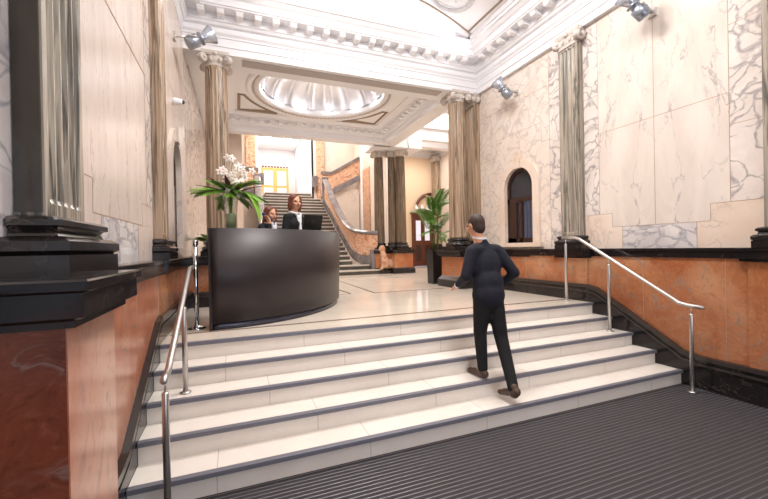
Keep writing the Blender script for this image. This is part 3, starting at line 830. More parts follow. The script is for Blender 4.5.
# balustrades
def rail_pts(xs, mirror=None):
    P = [(3.92,17.35,4.98),(3.92,17.05,4.82),(3.92,15.78,3.86),(3.92,14.36,2.97),(3.92,13.5,2.60),(3.94,12.95,2.43),(4.05,12.62,2.34),(4.28,12.38,2.29),(4.6,12.28,2.27)]
    out = []
    n = len(P)
    for i in range(n-1):
        for s in range(4):
            t_ = s/4; p0 = P[max(i-1,0)]; p1 = P[i]; p2 = P[i+1]; p3 = P[min(i+2,n-1)]
            out.append(tuple(.5*((2*p1[j])+(-p0[j]+p2[j])*t_+(2*p0[j]-5*p1[j]+4*p2[j]-p3[j])*t_**2+(-p0[j]+3*p1[j]-3*p2[j]+p3[j])*t_**3) for j in range(3)))
    out.append(P[-1])
    if mirror: out = [(mirror-p[0],p[1],p[2]) for p in out]
    return out
def balustrade(label, mirror, name='stair_balustrade'):
    P = rail_pts(0, mirror)
    t_ = thing(name, label, 'balustrade', (P[-1][0],P[-1][1],L), 'main stair balustrades')
    m = M()
    def frame(i):
        a = Vector(P[max(i-1,0)]); b = Vector(P[min(i+1,len(P)-1)]); d_ = (b-a); d_.z = 0; d_.normalize()
        return Vector((d_.y,-d_.x,0))
    def loft(zf, w, mat, nm):
        rs = []
        for i,p in enumerate(P):
            n_ = frame(i); c = Vector(p); z0, z1 = zf(p)
            prof = [(-w,z0),(w,z0),(w,z1),(-w,z1)]
            if nm == 'rail': zc_ = (z0+z1)/2; h=(z1-z0)/2; prof = [(-w*.6,z0),(w*.6,z0),(w,zc_-h*.3),(w,zc_+h*.3),(w*.6,z1),(-w*.6,z1),(-w,zc_+h*.3),(-w,zc_-h*.3)]
            rs.append([(c.x+n_.x*a,c.y+n_.y*a,z) for a,z in prof])
        mm = M(); mm.rings(rs, sm=False); mm.build(nm, mat, t_)
    def zb(p): 
        zz = L+R_+(p[1]-y0s)*.55
        return max(min(zz+.18, p[2]-.5), L+.65 if p[1] < 12.9 else L)
    loft(lambda p: (p[2]-.10,p[2]+.04), .14, MT['rail'], 'rail')
    loft(lambda p: (zb(p),p[2]-.1), .06, MT['carv'], 'carved_panel')
    loft(lambda p: (max(zb(p)-.32,L),zb(p)), .10, MT['rail'], 'string_course')
    # scrolls on the panel
    e = P[-1]; m = M(); m.box(e[0]-.28,e[0]+.04,e[1]-.16,e[1]+.16,L+R_,L+.85)
    m.build('newel_block', MT['rail'], t_, bevel=.02)
    a = P[0]; m = M(); m.box(a[0]-.15,a[0]+.15,a[1]-.05,a[1]+.25,4.1,5.1); m.build('newel_post', MT['rail'], t_, bevel=.02)
    return t_
balustrade('carved pink marble balustrade with grey rail on the right side of the grand staircase', None)
balustrade('carved balustrade with grey rail on the left side, rising behind the flower vase', 4.80)
def side_flight(label, f):
    X = f
    t_ = thing('side_flight_balustrade', label, 'balustrade', (X(4.1),18.3,4.1), 'side flight balustrades')
    pts = [(X(3.95),5.53),(X(4.45),5.54),(X(5.9),6.40)]
    def band(a0, a1, w, mat, nm, pts=pts):
        rs = [[(x,18.3-w,z+a0),(x,18.3+w,z+a0),(x,18.3+w,z+a1),(x,18.3-w,z+a1)] for x,z in pts]
        mm = M(); mm.rings(rs, sm=False); mm.build(nm, mat, t_)
    band(-.12,.02,.12,MT['rail'],'rail'); band(-.88,-.12,.06,MT['carv'],'carved_panel')
    rs = [(X(4.1),4.33),(X(4.5),4.62),(X(5.9),5.36)]
    band(-.18,.12,.11,MT['rail'],'string_course',rs)
    m = M(); a,b = sorted((X(3.66),X(3.9))); m.box(a,b,18.9,19.1,4.9,5.45); m.build('newel_block', MT['rail'], t_)
    return t_
side_flight('short raking balustrade climbing to the right above the staircase landing', lambda x: x)
side_flight('short raking balustrade climbing to the left above the staircase landing', lambda x: 4.95-x)
# seated lion-like newel sculpture in pink stone (plain beast)
def sculpture(label, x, y):
    t_ = thing('stone_beast', label, 'sculpture', (x,y,L))
    m = M(); m.box(x-.42,x+.42,y-.2,y+.2,L,L+.12); m.build('plinth', MT['black'], t_)
    m = M(); z = L+.12
    m.cap((x-.15,y,z+.2),(x+.22,y,z+.22),.18,.17); m.ell((x+.25,y,z+.2),(.17,.17,.2)); m.cap((x-.18,y,z+.25),(x-.27,y,z+.62),.16,.11)
    m.ell((x-.28,y,z+.74),(.12,.1,.13)); m.ell((x-.37,y-.02,z+.71),(.06,.06,.05))
    for s in (-1,1):
        m.cap((x-.27,y+s*.09,z+.42),(x-.33,y+s*.1,z+.05),.06,.05); m.ell((x-.36,y+s*.1,z+.04),(.08,.05,.045))
        m.cap((x+.25,y+s*.13,z+.18),(x+.1,y+s*.16,z+.05),.09,.05); m.ell((x-.25,y+s*.07,z+.86),(.03,.02,.04))
    m.tube([(x+.38,y,z+.1),(x+.42,y-.1,z+.25),(x+.34,y-.12,z+.36)],.03,8)
    o = m.build('beast', MT['carv'], t_); remesh(o,.03)
def remesh(o, vox=.02, smooth=4):
    md = o.modifiers.new('r','REMESH'); md.mode = 'VOXEL'; md.voxel_size = vox; md.use_smooth_shade = True
    ms = o.modifiers.new('s','SMOOTH'); ms.iterations = smooth; ms.factor = .5
    dg = bpy.context.evaluated_depsgraph_get(); ev = o.evaluated_get(dg)
    me = bpy.data.meshes.new_from_object(ev); mats = list(o.data.materials); o.modifiers.clear()
    o.data = me
    if not me.materials:
        for a in mats: me.materials.append(a)
    for p in me.polygons: p.use_smooth = True
    return o
sculpture('crouching carved pink stone beast at the right foot of the grand staircase', 4.98, 12.55-1.0+.55)

# ------------------------------------------------------------------ aisle door
d = M(); d.box(7.55,7.62,15.45,15.6,L,3.25); d.box(8.53,8.6,15.45,15.6,L,3.25); d.box(7.62,8.53,15.45,15.6,3.1,3.25); d.box(7.5,8.65,15.4,15.6,3.25,3.35)
do = d.build('door_1', MT['wood'], kind='structure', origin=(8.07,15.5,L))
for (a,b) in ((7.62,8.07),(8.08,8.53)):
    m = M(); m.box(a,b,15.5,15.55,L+.02,3.1); lf = m.build('door_leaf', MT['wood'], do)
    for (c,e) in ((L+1.2,2.95),(L+.25,L+1.0)):
        m = M(); m.box(a+.1,b-.1,15.49,15.5,c,e); m.build('door_pane', MT['frost'] if c > 2 else MT['woodd'], lf)
m = M(); pts = [(7.75+.0+.8*(1-math.cos(t_*PI/16)), 15.5, 3.45+.75*math.sin(t_*PI/16)) for t_ in range(9)]
m.tube(pts,.07,8); m.build('door_arch', MT['wood'], do)
m = M()
for x in (7.75,8.05,8.35): m.lathe([(.02,0),(.07,.02),(.1,.14),(.06,.26),(.04,.3),(.06,.34)],(x,15.48,3.35),14)
m.build('door_finial', MT['white2'], do)
# pilaster on the aisle back wall
m = M(); m.box(8.5,8.95,15.1,15.6,L,ZL-.1); m.build('trim_21', MT['orange'], kind='structure', origin=(0,0,0))
m = M(); m.box(8.46,8.95,15.04,15.6,ZL-.1,ZL); m.box(8.44,8.95,15.02,15.6,L,L+.22); m.build('trim_22', MT['black'], kind='structure', origin=(0,0,0))
pilaster('slim far pilaster in the corner of the side aisle behind the palm', 8.9, 15.2, 15.55, 8.62, ZL, 5.93, 'col', 3)

# ------------------------------------------------------------------ arched windows
def arched_window(nm, pos, sg, y0, y1, glaze):
    zs, zb_ = 2.83, 1.76; c = (y0+y1)/2; r = (y1-y0)/2
    m = M()
    # stone surround
    def arch(rr, zoff=0, N=20):
        return [(c-rr,zb_)]+[(c-rr*math.cos(PI*i/N), zs+rr*math.sin(PI*i/N)) for i in range(N+1)]+[(c+rr,zb_)]
    a, b = arch(r), arch(r+.16)
    d0, d1 = pos, pos-sg*.045
    rs = [[(d1,p[0],p[1]),(d1,q_[0],q_[1]),(d0,q_[0],q_[1]),(d0+sg*.08,p[0],p[1])] for p,q_ in zip(a,b)]
    m.rings(rs, sm=False)
    m.box(min(d0,d1-sg*.03),max(d0,d1-sg*.03),y0-.22,y1+.22,zb_-.08,zb_)
    m.box(min(d0+sg*.08,d0),max(d0+sg*.08,d0),y0,y1,zb_-.05,zb_)
    # keystone
    k = [(c-.07,zs+r-.02),(c+.07,zs+r-.02),(c+.11,zs+r+.3),(c-.11,zs+r+.3)]
    dk = pos-sg*.07
    m.add([(dk,a_,z_) for a_,z_ in k]+[(pos,a_,z_) for a_,z_ in k],[(0,1,2,3),(0,1,5,4),(1,2,6,5),(2,3,7,6),(3,0,4,7)])
    w = m.build(nm, MT['warm'] if glaze else MT['leftm'], kind='structure', origin=(0,0,0))
    xf = pos+sg*.03
    m = M()
    a2 = arch(r-.001); b2 = arch(r-.07)
    rs = [[(xf,p[0],p[1]),(xf,q_[0],q_[1]),(xf+sg*.06,q_[0],q_[1]),(xf+sg*.06,p[0],p[1])] for p,q_ in zip(a2,b2)]
    m.rings(rs, sm=False)
    x0,x1 = sorted((xf,xf+sg*.06))
    m.box(x0,x1,y0,y1,2.55,2.64); m.box(x0,x1,y0,y1,zb_,zb_+.09); m.box(x0,x1,c-.03,c+.03,zb_,2.6)
    m.box(x0,x1,y1-.26,y1-.05,zb_,2.55)
    m.build('window_frame', MT['woodd'], w)
    m = M(); pol = arch(r-.02); xg = xf+sg*.03
    m.add([(xg,p[0],p[1]) for p in pol]+[(xg+sg*.008,p[0],p[1]) for p in pol],[tuple(range(len(pol))),tuple(range(2*len(pol)-1,len(pol)-1,-1))])
    m.build('window_glass', MT['wglass'], w)
    m = M(); xb_ = pos+sg*.5; x0,x1 = sorted((xb_,xb_+sg*.03)); m.box(x0,x1,y0-.3,y1+.3,1.5,3.5)
    m.box(min(pos+sg*.2,xb_),max(pos+sg*.2,xb_),y0-.32,y0-.3,1.5,3.5); m.box(min(pos+sg*.2,xb_),max(pos+sg*.2,xb_),y1+.3,y1+.32,1.5,3.5)
    m.build('window_reveal', MT['woodd'], w)
    if glaze:
        m = M(); x0,x1 = sorted((pos+sg*.36,pos+sg*.38)); 
        for i in range(7): yy = y0+.02+i*.09; m.box(x0,x1,yy,yy+.06,zb_+.05,2.6)
        m.build('window_blind', MT['curtain'], w)
    return w
arched_window('window_1', XWR, 1, 5.36, 6.12, True)
arched_window('window_2', XWL, -1, 5.36, 6.12, False)

# ------------------------------------------------------------------ rear wall with glazed entrance behind the camera
m = M()
rectwall(m,'y',-3.4,[(-1.0,.3,-.05,7,0),(3.9,5.3,-.05,7,0),(.3,3.9,3.3,7,0)])
m.build('wall_front', MT['cream2'], kind='structure', origin=(0,0,0))
m = M()
for x in (.3,1.47,2.64,3.82): m.box(x,x+.08,-3.42,-3.34,0,3.3)
m.box(.3,3.9,-3.42,-3.34,3.22,3.3); m.box(.3,3.9,-3.42,-3.34,2.3,2.38)
m.build('door_3', MT['woodd'], kind='structure', origin=(0,0,0))

# ------------------------------------------------------------------ reception desk
desk = thing('reception_desk', 'curved dark bronze reception desk at the top of the entrance steps', 'desk', (.6,5.4,L))
DC = (-.27,6.92); DA, DB = 1.97, 2.37
def dcurve(off_=0., n=40, a0=0., a1=PI/2-.04):
    return [(DC[0]+(DA+off_)*math.sin(a0+(a1-a0)*i/n), DC[1]-(DB+off_)*math.cos(a0+(a1-a0)*i/n)) for i in range(n+1)]
ZD = L+1.145
def wallcurve(m, o0, o1, z0, z1, n=40, mi=0, fl=0.):
    A = dcurve(o0); B = dcurve(o1); A2 = dcurve(o0+fl)
    rs = [[(a[0],a[1],z0),(b[0],b[1],z0),(b[0],b[1],z1),(c[0],c[1],z1)] for a,b,c in zip(A,B,A2)]
    m.rings(rs, sm=True, mi=mi)
m = M(); wallcurve(m,0,-.05,L+.08,ZD,fl=.03)
o = m.build('front_panel', MT['desk'], desk)
for p in o.data.polygons: p.use_smooth = abs(p.normal.z) < .5
m = M(); wallcurve(m,-.03,-.08,L,L+.08); m.build('plinth', MT['deskp'], desk)
m = M(); A = dcurve(-.02); B = dcurve(-.5)
rs = [[(a[0],a[1],ZD-.03),(b[0],b[1],ZD-.03),(b[0],b[1],ZD-.0),(a[0],a[1],ZD-.0)] for a,b in zip(A,B)]
m.rings(rs, sm=False); m.build('counter_top', MT['desk'], desk)
m = M(); A = dcurve(-.46); B = dcurve(-.5)
rs = [[(a[0],a[1],L),(b[0],b[1],L),(b[0],b[1],ZD-.03),(a[0],a[1],ZD-.03)] for a,b in zip(A,B)]
m.rings(rs, sm=False); m.build('back_panel', MT['desk'], desk)
m = M(); m.box(DC[0]-.03,DC[0],DC[1]-DB,DC[1]-DB+.52,L+.0,ZD); m.build('end_panel', MT['desk'], desk, bevel=.004)

# laptop on the counter, seen from behind
lp = thing('laptop_computer', 'open black laptop seen from behind on the right of the reception counter', 'laptop', (1.06,5.42,ZD))
ux = Vector((.93,.36,0)).normalized(); uy = Vector((-.36,.93,0)); up = Vector((0,0,1))
c0 = Vector((.99,5.53,ZD))
m = M(); m.obox(c0+uy*.03+up*.012, ux,uy,up,.155,.11,.01); m.build('keyboard_base', MT['plastic'], lp, bevel=.004)
back = (up*.96-uy*.26).normalized(); nn = ux.cross(back)
m = M(); m.obox(c0-uy*.09+back*.115+up*.02, ux,nn,back,.155,.007,.112); m.build('screen_lid', MT['plastic'], lp, bevel=.004)
m = M(); m.obox(c0-uy*.09+back*.125-nn*.0+up*.02-uy*.008, ux,nn,back,.018,.0015,.018); m.build('lid_badge', plain('badge_grey',(60,60,62),.3,.5), lp)

# ------------------------------------------------------------------ people
def finish(m, name, mat, parent, vox=.012, smooth=3, label=None):
    o = m.build(name, mat, parent, label=label); remesh(o, vox, smooth)
    return o
def V(*a): return Vector(a)

def hand(m, w, d, side, n, s=1., curl=.5):
    """palm + five fingers. w wrist, d finger direction, side = thumb side, n = palm normal"""
    w = Vector(w); d = d.normalized(); side = (side-d*side.dot(d)).normalized(); n = d.cross(side)
    if curl < 0: n = -n; curl = -curl
    for k in range(4):
        b = w+side*(.027-.018*k)*s
        m.cap(b+d*.02*s, b+d*.085*s, .013*s, .011*s, 8)
        L_ = [.068,.078,.072,.056][k]*s; p = b+d*.088*s; dd = d
        for j in range(3):
            dd = (dd*math.cos(curl*.6)+n*math.sin(curl*.6)).normalized(); q = p+dd*L_*[.45,.32,.24][j]
            m.cap(p,q,(.0092-.001*j)*s,(.0085-.001*j)*s,8); p = q
    p = w+side*.03*s+d*.02*s; dd = (side*.75+d*.65+n*.25).normalized()
    for j in range(2):
        q = p+dd*.036*s; m.cap(p,q,(.012-.002*j)*s,(.0105-.002*j)*s,8); p = q; dd = (dd+n*.4+d*.2).normalized()

def head(parent, c, fwd, up=V(0,0,1), s=1., hair='short', hmat='hairb', skin='skin', tilt=None):
    """c = centre of skull; fwd = facing direction"""
    f = fwd.normalized(); r = f.cross(up).normalized(); u = r.cross(f)
    q = Matrix((r,f,u)).transposed().to_quaternion()
    c = Vector(c)
    def P(x,y,z): return c+(r*x+f*y+u*z)*s
    m = M()
    m.ell(P(0,-.008,.02),(.074*s,.094*s,.098*s),q); m.ell(P(0,.022,-.045),(.056*s,.066*s,.072*s),q); m.ell(P(0,.052,-.092),(.026*s,.024*s,.02*s),q)
    m.cap(P(0,-.02,-.06),P(0,-.035,-.17),.05*s,.056*s)
    m.cap(P(0,.09,.01),P(0,.112,-.032),.009*s,.015*s,8); m.ell(P(.012,.098,-.036),(.01*s,.01*s,.008*s),q,8,6); m.ell(P(-.012,.098,-.036),(.01*s,.01*s,.008*s),q,8,6)
    for k in (-1,1):
        m.ell(P(k*.076,-.005,-.005),(.012*s,.022*s,.032*s),q); m.ell(P(k*.04,.066,-.028),(.024*s,.02*s,.022*s),q); m.ell(P(k*.03,.078,.026),(.024*s,.012*s,.008*s),q)
    m.ell(P(0,.078,-.062),(.022*s,.012*s,.012*s),q)
    hd = finish(m,'head',MT[skin],parent,.007*s,2)
    for k in (-1,1):
        m = M(); m.ell(P(k*.031,.083,.006),(.012*s,.008*s,.006*s),q,10,6); m.build('eye', MT['eye'], hd)
    m = M(); m.ell(P(0,.09,-.062),(.021*s,.007*s,.0065*s),q,10,6); m.build('mouth', MT['lips'], hd)
    m = M()
    if hair == 'short':
        m.ell(P(0,-.022,.03),(.083*s,.098*s,.1*s),q); m.ell(P(0,-.055,-.02),(.07*s,.06*s,.08*s),q)
    else:
        m.ell(P(0,-.03,.038),(.09*s,.094*s,.098*s),q)
        for k in (-1,1):
            m.cap(P(k*.07,.03,.075),P(k*.088,.0,-.03),.026*s,.03*s); m.cap(P(k*.088,.0,-.03),P(k*.08,-.01,-.16 if hair=='long' else -.10),.032*s,.028*s)
        m.cap(P(0,.05,.105),P(.055,.055,.065),.02*s,.014*s)
        m.ell(P(0,-.07,-.05),(.085*s,.05*s,.12*s),q)
        if hair == 'long': m.cap(P(-.04,-.075,-.1),P(-.04,-.07,-.2),.05*s,.04*s); m.cap(P(.04,-.075,-.1),P(.04,-.07,-.2),.05*s,.04*s)
    finish(m,'hair',MT[hmat],parent,.009*s,2)
    return hd

# ---- standing receptionist
def woman_standing():
    x, y = .86, 6.02; z = L
    t_ = thing('person','standing receptionist with auburn hair in a black jacket and white blouse, smiling to the right','person',(x,y,z))
    f = V(.62,-.78,0).normalized(); r = f.cross(V(0,0,1)).normalized(); u = V(0,0,1)
    c = V(x,y,z)
    def P(a,b,h): return c+r*a+f*b+u*h
    q = Matrix((r,f,u)).transposed().to_quaternion()
    # body (legs and torso under clothes)
    m = M()
    for s in (-1,1):
        m.cap(P(s*.09,0,.88),P(s*.085,.01,.48),.078,.052); m.cap(P(s*.085,.01,.48),P(s*.085,-.01,.08),.05,.034); m.cap(P(s*.085,-.03,.05),P(s*.085,.09,.03),.03,.026)
    m.ell(P(0,0,.93),(.15,.11,.13),q); m.ell(P(0,0,1.2),(.14,.095,.2),q); m.cap(P(0,0,1.4),P(0,-.005,1.52),.06,.05)
    finish(m,'body',MT['skin'],t_,.016)
    m = M()
    for s in (-1,1): m.cap(P(s*.085,-.04,.045),P(s*.085,.1,.028),.037,.03)
    finish(m,'shoes',MT['bshoe'],t_,.01)
    m = M(); m.lathe([(.168,.86),(.185,.75),(.17,.5),(.16,.46),(.14,.46),(.15,.8)],tuple(c),28); m.ell(P(0,0,.9),(.17,.125,.12),q)
    finish(m,'skirt',MT['blackcloth'],t_,.016)
    m = M()
    m.ell(P(0,.01,1.22),(.155,.105,.22),q); m.ell(P(0,.03,1.28),(.15,.1,.12),q); m.ell(P(0,0,.98),(.17,.125,.12),q)
    m.cap(P(-.13,-.01,1.4),P(.13,-.01,1.4),.062,.062); m.cap(P(0,-.02,1.42),P(0,-.02,1.46),.07,.055)
    # arms: upper arms down, forearms forward resting at counter
    el = {-1:P(-.225,-.02,1.1), 1:P(.225,-.02,1.1)}; wr = {-1:P(-.12,.2,1.06), 1:P(.12,.21,1.06)}
    for s in (-1,1): m.cap(P(s*.165,-.01,1.395),el[s],.055,.045); m.cap(el[s],wr[s],.043,.034)
    finish(m,'jacket',MT['blackcloth'],t_,.014)
    m = M()
    for s in (-1,1): m.cap(P(s*.045,.09,1.46),P(s*.015,.118,1.2),.016,.013); m.cap(P(s*.07,-.01,1.475),P(s*.045,.085,1.45),.022,.02)
    m.cap(P(0,.09,1.40),P(0,.125,1.12),.034,.02); m.cap(P(-.06,-.05,1.485),P(.06,-.05,1.485),.022,.022)
    finish(m,'blouse',MT['shirt'],t_,.01)
    m = M()
    for s in (-1,1):
        m = M(); m.cap(wr[s],wr[s]+(wr[s]-el[s]).normalized()*.04,.026,.026); hand(m,wr[s]+(wr[s]-el[s]).normalized()*.03,(wr[s]-el[s]),r*(-s),u,.95,-.4); finish(m,'hand',MT['skin'],t_,.006,1)
    head(t_, P(0,.015,1.635), V(.38,-.92,.0), s=1.04, hair='bob', hmat='hair')
woman_standing()

# ---- seated receptionist on the phone
def woman_seated():
    x, y = .455, 6.0; z = L
    t_ = thing('person','seated receptionist with long auburn hair holding a dark phone to her ear','person',(x,y,z))
    f = V(.8,-.6,0).normalized(); r = f.cross(V(0,0,1)).normalized(); u = V(0,0,1); c = V(x,y,z)
    def P(a,b,h): return c+r*a+f*b+u*h
    q = Matrix((r,f,u)).transposed().to_quaternion(); S = .70
    m = M()
    for s in (-1,1):
        m.cap(P(s*.09,0,S+.08),P(s*.1,.4,S+.07),.078,.055); m.cap(P(s*.1,.4,S+.07),P(s*.1,.38,S-.33),.052,.036); m.cap(P(s*.1,.36,S-.36),P(s*.1,.47,S-.38),.03,.026)
    m.ell(P(0,0,S+.12),(.16,.12,.12),q); m.ell(P(0,0,S+.35),(.14,.095,.2),q); m.cap(P(0,0,S+.52),P(0,.0,S+.62),.055,.048)
    finish(m,'body',MT['skin'],t_,.016)
    m = M()
    for s in (-1,1): m.cap(P(s*.1,.34,S-.365),P(s*.1,.48,S-.385),.036,.03)
    finish(m,'shoes',MT['bshoe'],t_,.01)
    m = M(); m.ell(P(0,0,S+.12),(.18,.14,.125),q)
    for s in (-1,1): m.cap(P(s*.085,0,S+.085),P(s*.09,.36,S+.075),.09,.075)
    finish(m,'skirt',MT['blackcloth'],t_,.016)
    m = M(); m.ell(P(0,.01,S+.33),(.155,.11,.2),q); m.ell(P(0,0,S+.14),(.17,.125,.1),q)
    m.cap(P(-.14,-.01,S+.54),P(.14,-.01,S+.54),.062,.062); m.cap(P(0,-.02,S+.55),P(0,-.02,S+.58),.065,.05)
    hc = P(0,.045,S+.735); fh = V(.55,-.83,-.04).normalized(); rh = fh.cross(u).normalized()
    ear = hc+rh*.118-fh*.0+u*.0; mth = hc+rh*.075+fh*.105-u*.085
    eR = hc+rh*.20+fh*.16-u*.44; wR = hc+rh*.115+fh*.12-u*.165     # right hand lifts the phone
    eL = P(-.22,.06,S+.26); wL = P(-.1,.28,S+.3)
    m.cap(P(.165,-.01,S+.53),eR,.054,.045); m.cap(eR,wR,.043,.033); m.cap(P(-.17,-.01,S+.53),eL,.054,.045); m.cap(eL,wL,.043,.033)
    finish(m,'jacket',MT['blackcloth'],t_,.014)
    m = M()
    for s in (-1,1): m.cap(P(s*.045,.10,S+.60),P(s*.02,.13,S+.34),.02,.018)
    m.cap(P(0,.105,S+.54),P(0,.13,S+.28),.03,.022); m.cap(P(-.055,-.04,S+.575),P(.055,-.04,S+.575),.02,.02)
    finish(m,'blouse',MT['shirt'],t_,.01)
    m = M(); m.cap(wR,wR+(wR-eR).normalized()*.03,.026,.026); hand(m,wR+(wR-eR).normalized()*.02,(ear*.5+mth*.5+rh*.02-wR),-fh,-rh,.95,.55); finish(m,'hand',MT['skin'],t_,.006,1)
    m = M(); m.cap(wL,wL+(wL-eL).normalized()*.04,.026,.026); hand(m,wL,(wL-eL),r,u,.95,-.4); finish(m,'hand',MT['skin'],t_,.006,1)
    head(t_, hc, fh, up=u, s=1.0, hair='long', hmat='hair')
    ph = thing('telephone_handset','dark blue telephone handset held to the ear of the seated receptionist','telephone',tuple(ear))
    a, b = ear, mth
    m = M(); m.cap(a+rh*.012,b+rh*.012,.014,.014,10); m.build('handle', MT['phone'], ph)
    m = M(); m.cap(a-rh*.002,a+rh*.014,.026,.024,12); m.build('earpiece', MT['phone'], ph)
    m = M(); m.cap(b-rh*.004,b+rh*.012,.024,.022,12); m.build('mouthpiece', MT['phone'], ph)
    st = thing('bar_stool','high swivel stool under the seated receptionist behind the desk','stool',(x,y,z))
    m = M(); m.lathe([(.19,.0),(.2,.01),(.2,.05),(.17,.065)],(x,y,z+S-.075),28); m.build('seat', MT['plastic'], st)
    m = M(); m.lathe([(.025,.02),(.025,S-.075)],(x,y,z),14); m.build('pole', MT['chrome'], st)
    m = M(); m.lathe([(.21,0),(.21,.012),(.05,.03),(.03,.05)],(x,y,z),28); m.build('foot', MT['chrome'], st)
    m = M(); m.tube([(x+.16*math.cos(a_*PI/12),y+.16*math.sin(a_*PI/12),z+.27) for a_ in range(25)],.01,8); m.tube([(x,y,z+.27),(x+.16,y,z+.27)],.008,6); m.build('foot_ring', MT['chrome'], st)
woman_seated()

# ---- man climbing the steps, seen from behind
def man():
    f = V(-.08,1,0).normalized(); r = V(1,.08,0).normalized(); u = V(0,0,1)
    x, y = 2.45, 3.28; z = 2*R_+.004
    t_ = thing('person','man in a dark navy suit and brown shoes climbing the entrance steps, seen from behind','person',(x,y,z))
    c = V(x,y,z)
    def P(a,b,h): return c+r*a+f*b+u*h
    q = Matrix((r,f,u)).transposed().to_quaternion()
    hipc = P(.03,-.0,.84)
    kL = P(-.05,.05,.46); aL = P(-.085,-.02,.09)          # standing leg on the second tread
    kR = P(.10,-.10,.42); aR = P(-.0,-.36,-.03)     # trailing leg, heel raised
    m = M()
    m.ell(hipc,(.15,.11,.13),q); m.ell(P(.05,.05,1.13),(.15,.1,.24),q); m.cap(P(-.08,.09,1.33),P(.19,.07,1.33),.06,.06)
    m.cap(P(.03,.10,1.36),P(.0,.13,1.48),.06,.055)
    for (h,k,a) in ((P(-.055,0,.82),kL,aL),(P(.105,0,.82),kR,aR)):
        m.cap(h,k,.085,.058); m.cap(k,a,.055,.038)
    m.cap(aL-u*.03,aL+f*.12-u*.05,.035,.03); m.cap(aR-u*.02,aR+f*.1-u*.06,.035,.03)
    sL, sR = P(-.12,.07,1.32), P(.23,.05,1.30); eL, eR = P(-.225,.05,1.06), P(.335,-.07,1.08)
    wL, wR = P(-.17,.27,.95), P(.27,.10,.92)
    for s,e,w in ((sL,eL,wL),(sR,eR,wR)): m.cap(s,e,.05,.042); m.cap(e,w,.038,.03)
    finish(m,'body',MT['skin'],t_,.018)
    m = M()
    m.ell(hipc-u*.02,(.17,.13,.14),q)
    for (h,k,a) in ((P(-.055,0,.82),kL,aL),(P(.105,0,.82),kR,aR)):
        m.cap(h,k,.1,.072); m.cap(k,a+u*.01,.07,.054)
    finish(m,'trousers',MT['blackcloth'],t_,.014)
    m = M()
    m.ell(P(.05,.06,1.13),(.185,.135,.25),q); m.cap(P(-.09,.07,1.335),P(.2,.06,1.325),.072,.072); m.ell(P(.03,.0,.86),(.19,.15,.17),q); m.ell(P(.04,.02,.97),(.185,.145,.19),q)
    m.cap(P(.04,.08,1.37),P(.03,.09,1.42),.075,.062)
    for s,e,w in ((sL,eL,wL),(sR,eR,wR)): m.cap(s,e,.072,.058); m.cap(e,w-(w-e).normalized()*.03,.056,.042)
    finish(m,'jacket',MT['navy'],t_,.014,5)
    m = M(); m.tube([P(.018+.064*math.cos(a_*PI/10),.112+.064*math.sin(a_*PI/10),1.465+.012*math.sin(a_*PI/10)) for a_ in range(21)],.014,8); m.build('shirt_collar', MT['shirt'], t_)
    for w,e,sd in ((wL,eL,r),(wR,eR,-r)):
        m = M(); m.cap(w-(w-e).normalized()*.02,w,.037,.035); m.build('shirt_cuff', MT['shirt'], t_)
        m = M(); hand(m,w+(w-e).normalized()*.01,(w-e)-u*.02,sd,u,1.05,-.5); finish(m,'hand',MT['skin'],t_,.006,1)
    for a,ank in ((0,aL),(1,aR)):
        m = M()
        if a == 0: m.cap(ank-u*.045-f*.03,ank+f*.14-u*.055,.043,.035); m.cap(ank-u*.03,ank+u*.02,.048,.045); m.ell(ank+f*.18-u*.06,(.042,.05,.028),q)
        else: m.cap(ank-u*.01-f*.035,ank+f*.12-u*.06,.046,.036); m.cap(ank-u*.03-f*.01,ank+u*.03,.05,.048); m.ell(ank+f*.16-u*.075,(.042,.045,.026),q)
        finish(m,'shoe',MT['shoe'],t_,.01,2)
    head(t_, P(-.005,.15,1.60), V(-.2,.97,-.1), s=1.02, hair='short')
man()

# ------------------------------------------------------------------ handrails
def handrail(label, X, pts, posts):
    t_ = thing('handrail', label, 'handrail', (X,2.9,0), 'steel handrails')
    m = M(); m.tube([(X,y,z) for y,z in pts],.022,14); m.ell((X,)+pts[0],(.022,.012,.022)); m.ell((X,)+pts[-1],(.022,.012,.022))
    m.build('rail', MT['steel'], t_)
    def railz(y):
        for i in range(len(pts)-1):
            if pts[i][0] <= y <= pts[i+1][0]: return pts[i][1]+(pts[i+1][1]-pts[i][1])*(y-pts[i][0])/(pts[i+1][0]-pts[i][0])
    for (y,z0) in posts:
        z0 += .004
        m = M(); zr = railz(y); m.lathe([(.021,.0),(.021,zr-z0-.10),(.017,zr-z0-.09)],(X,y,z0),18); p = m.build('post', MT['steel'], t_)
        m = M(); m.lathe([(.007,0),(.007,.1)],(X,y,zr-.105),10); m.build('pin', MT['steel'], p)
        m = M(); m.lathe([(.046,.0),(.046,.008),(.03,.012),(.024,.016)],(X,y,z0),24); m.build('base_flange', MT['steel'], p)
    return t_
def rpts(ya, za, yb, zb, lo, hi):
    d = Vector((yb-ya, zb-za)).normalized()
    return [(ya-lo,za-.006),(ya-.08,za),(ya-.03,za+.004),(ya+d.x*.06,za+d.y*.04),(ya+d.x*.12,za+d.y*.11),(yb-d.x*.12,zb-d.y*.11),(yb-d.x*.06,zb-d.y*.045),(yb+.03,zb),(yb+.08,zb+.002),(yb+hi,zb+.002)]
handrail('brushed steel handrail on the left side of the entrance steps', -.435, rpts(2.76,.925,4.10,1.545,.13,.24), ((2.675,0),(3.62,3*R_)))
handrail('brushed steel handrail on the right side of the entrance steps', 4.785, rpts(2.74,.985,4.18,1.81,.20,.26), ((2.66,0),(3.66,3*R_),(4.38,L)))
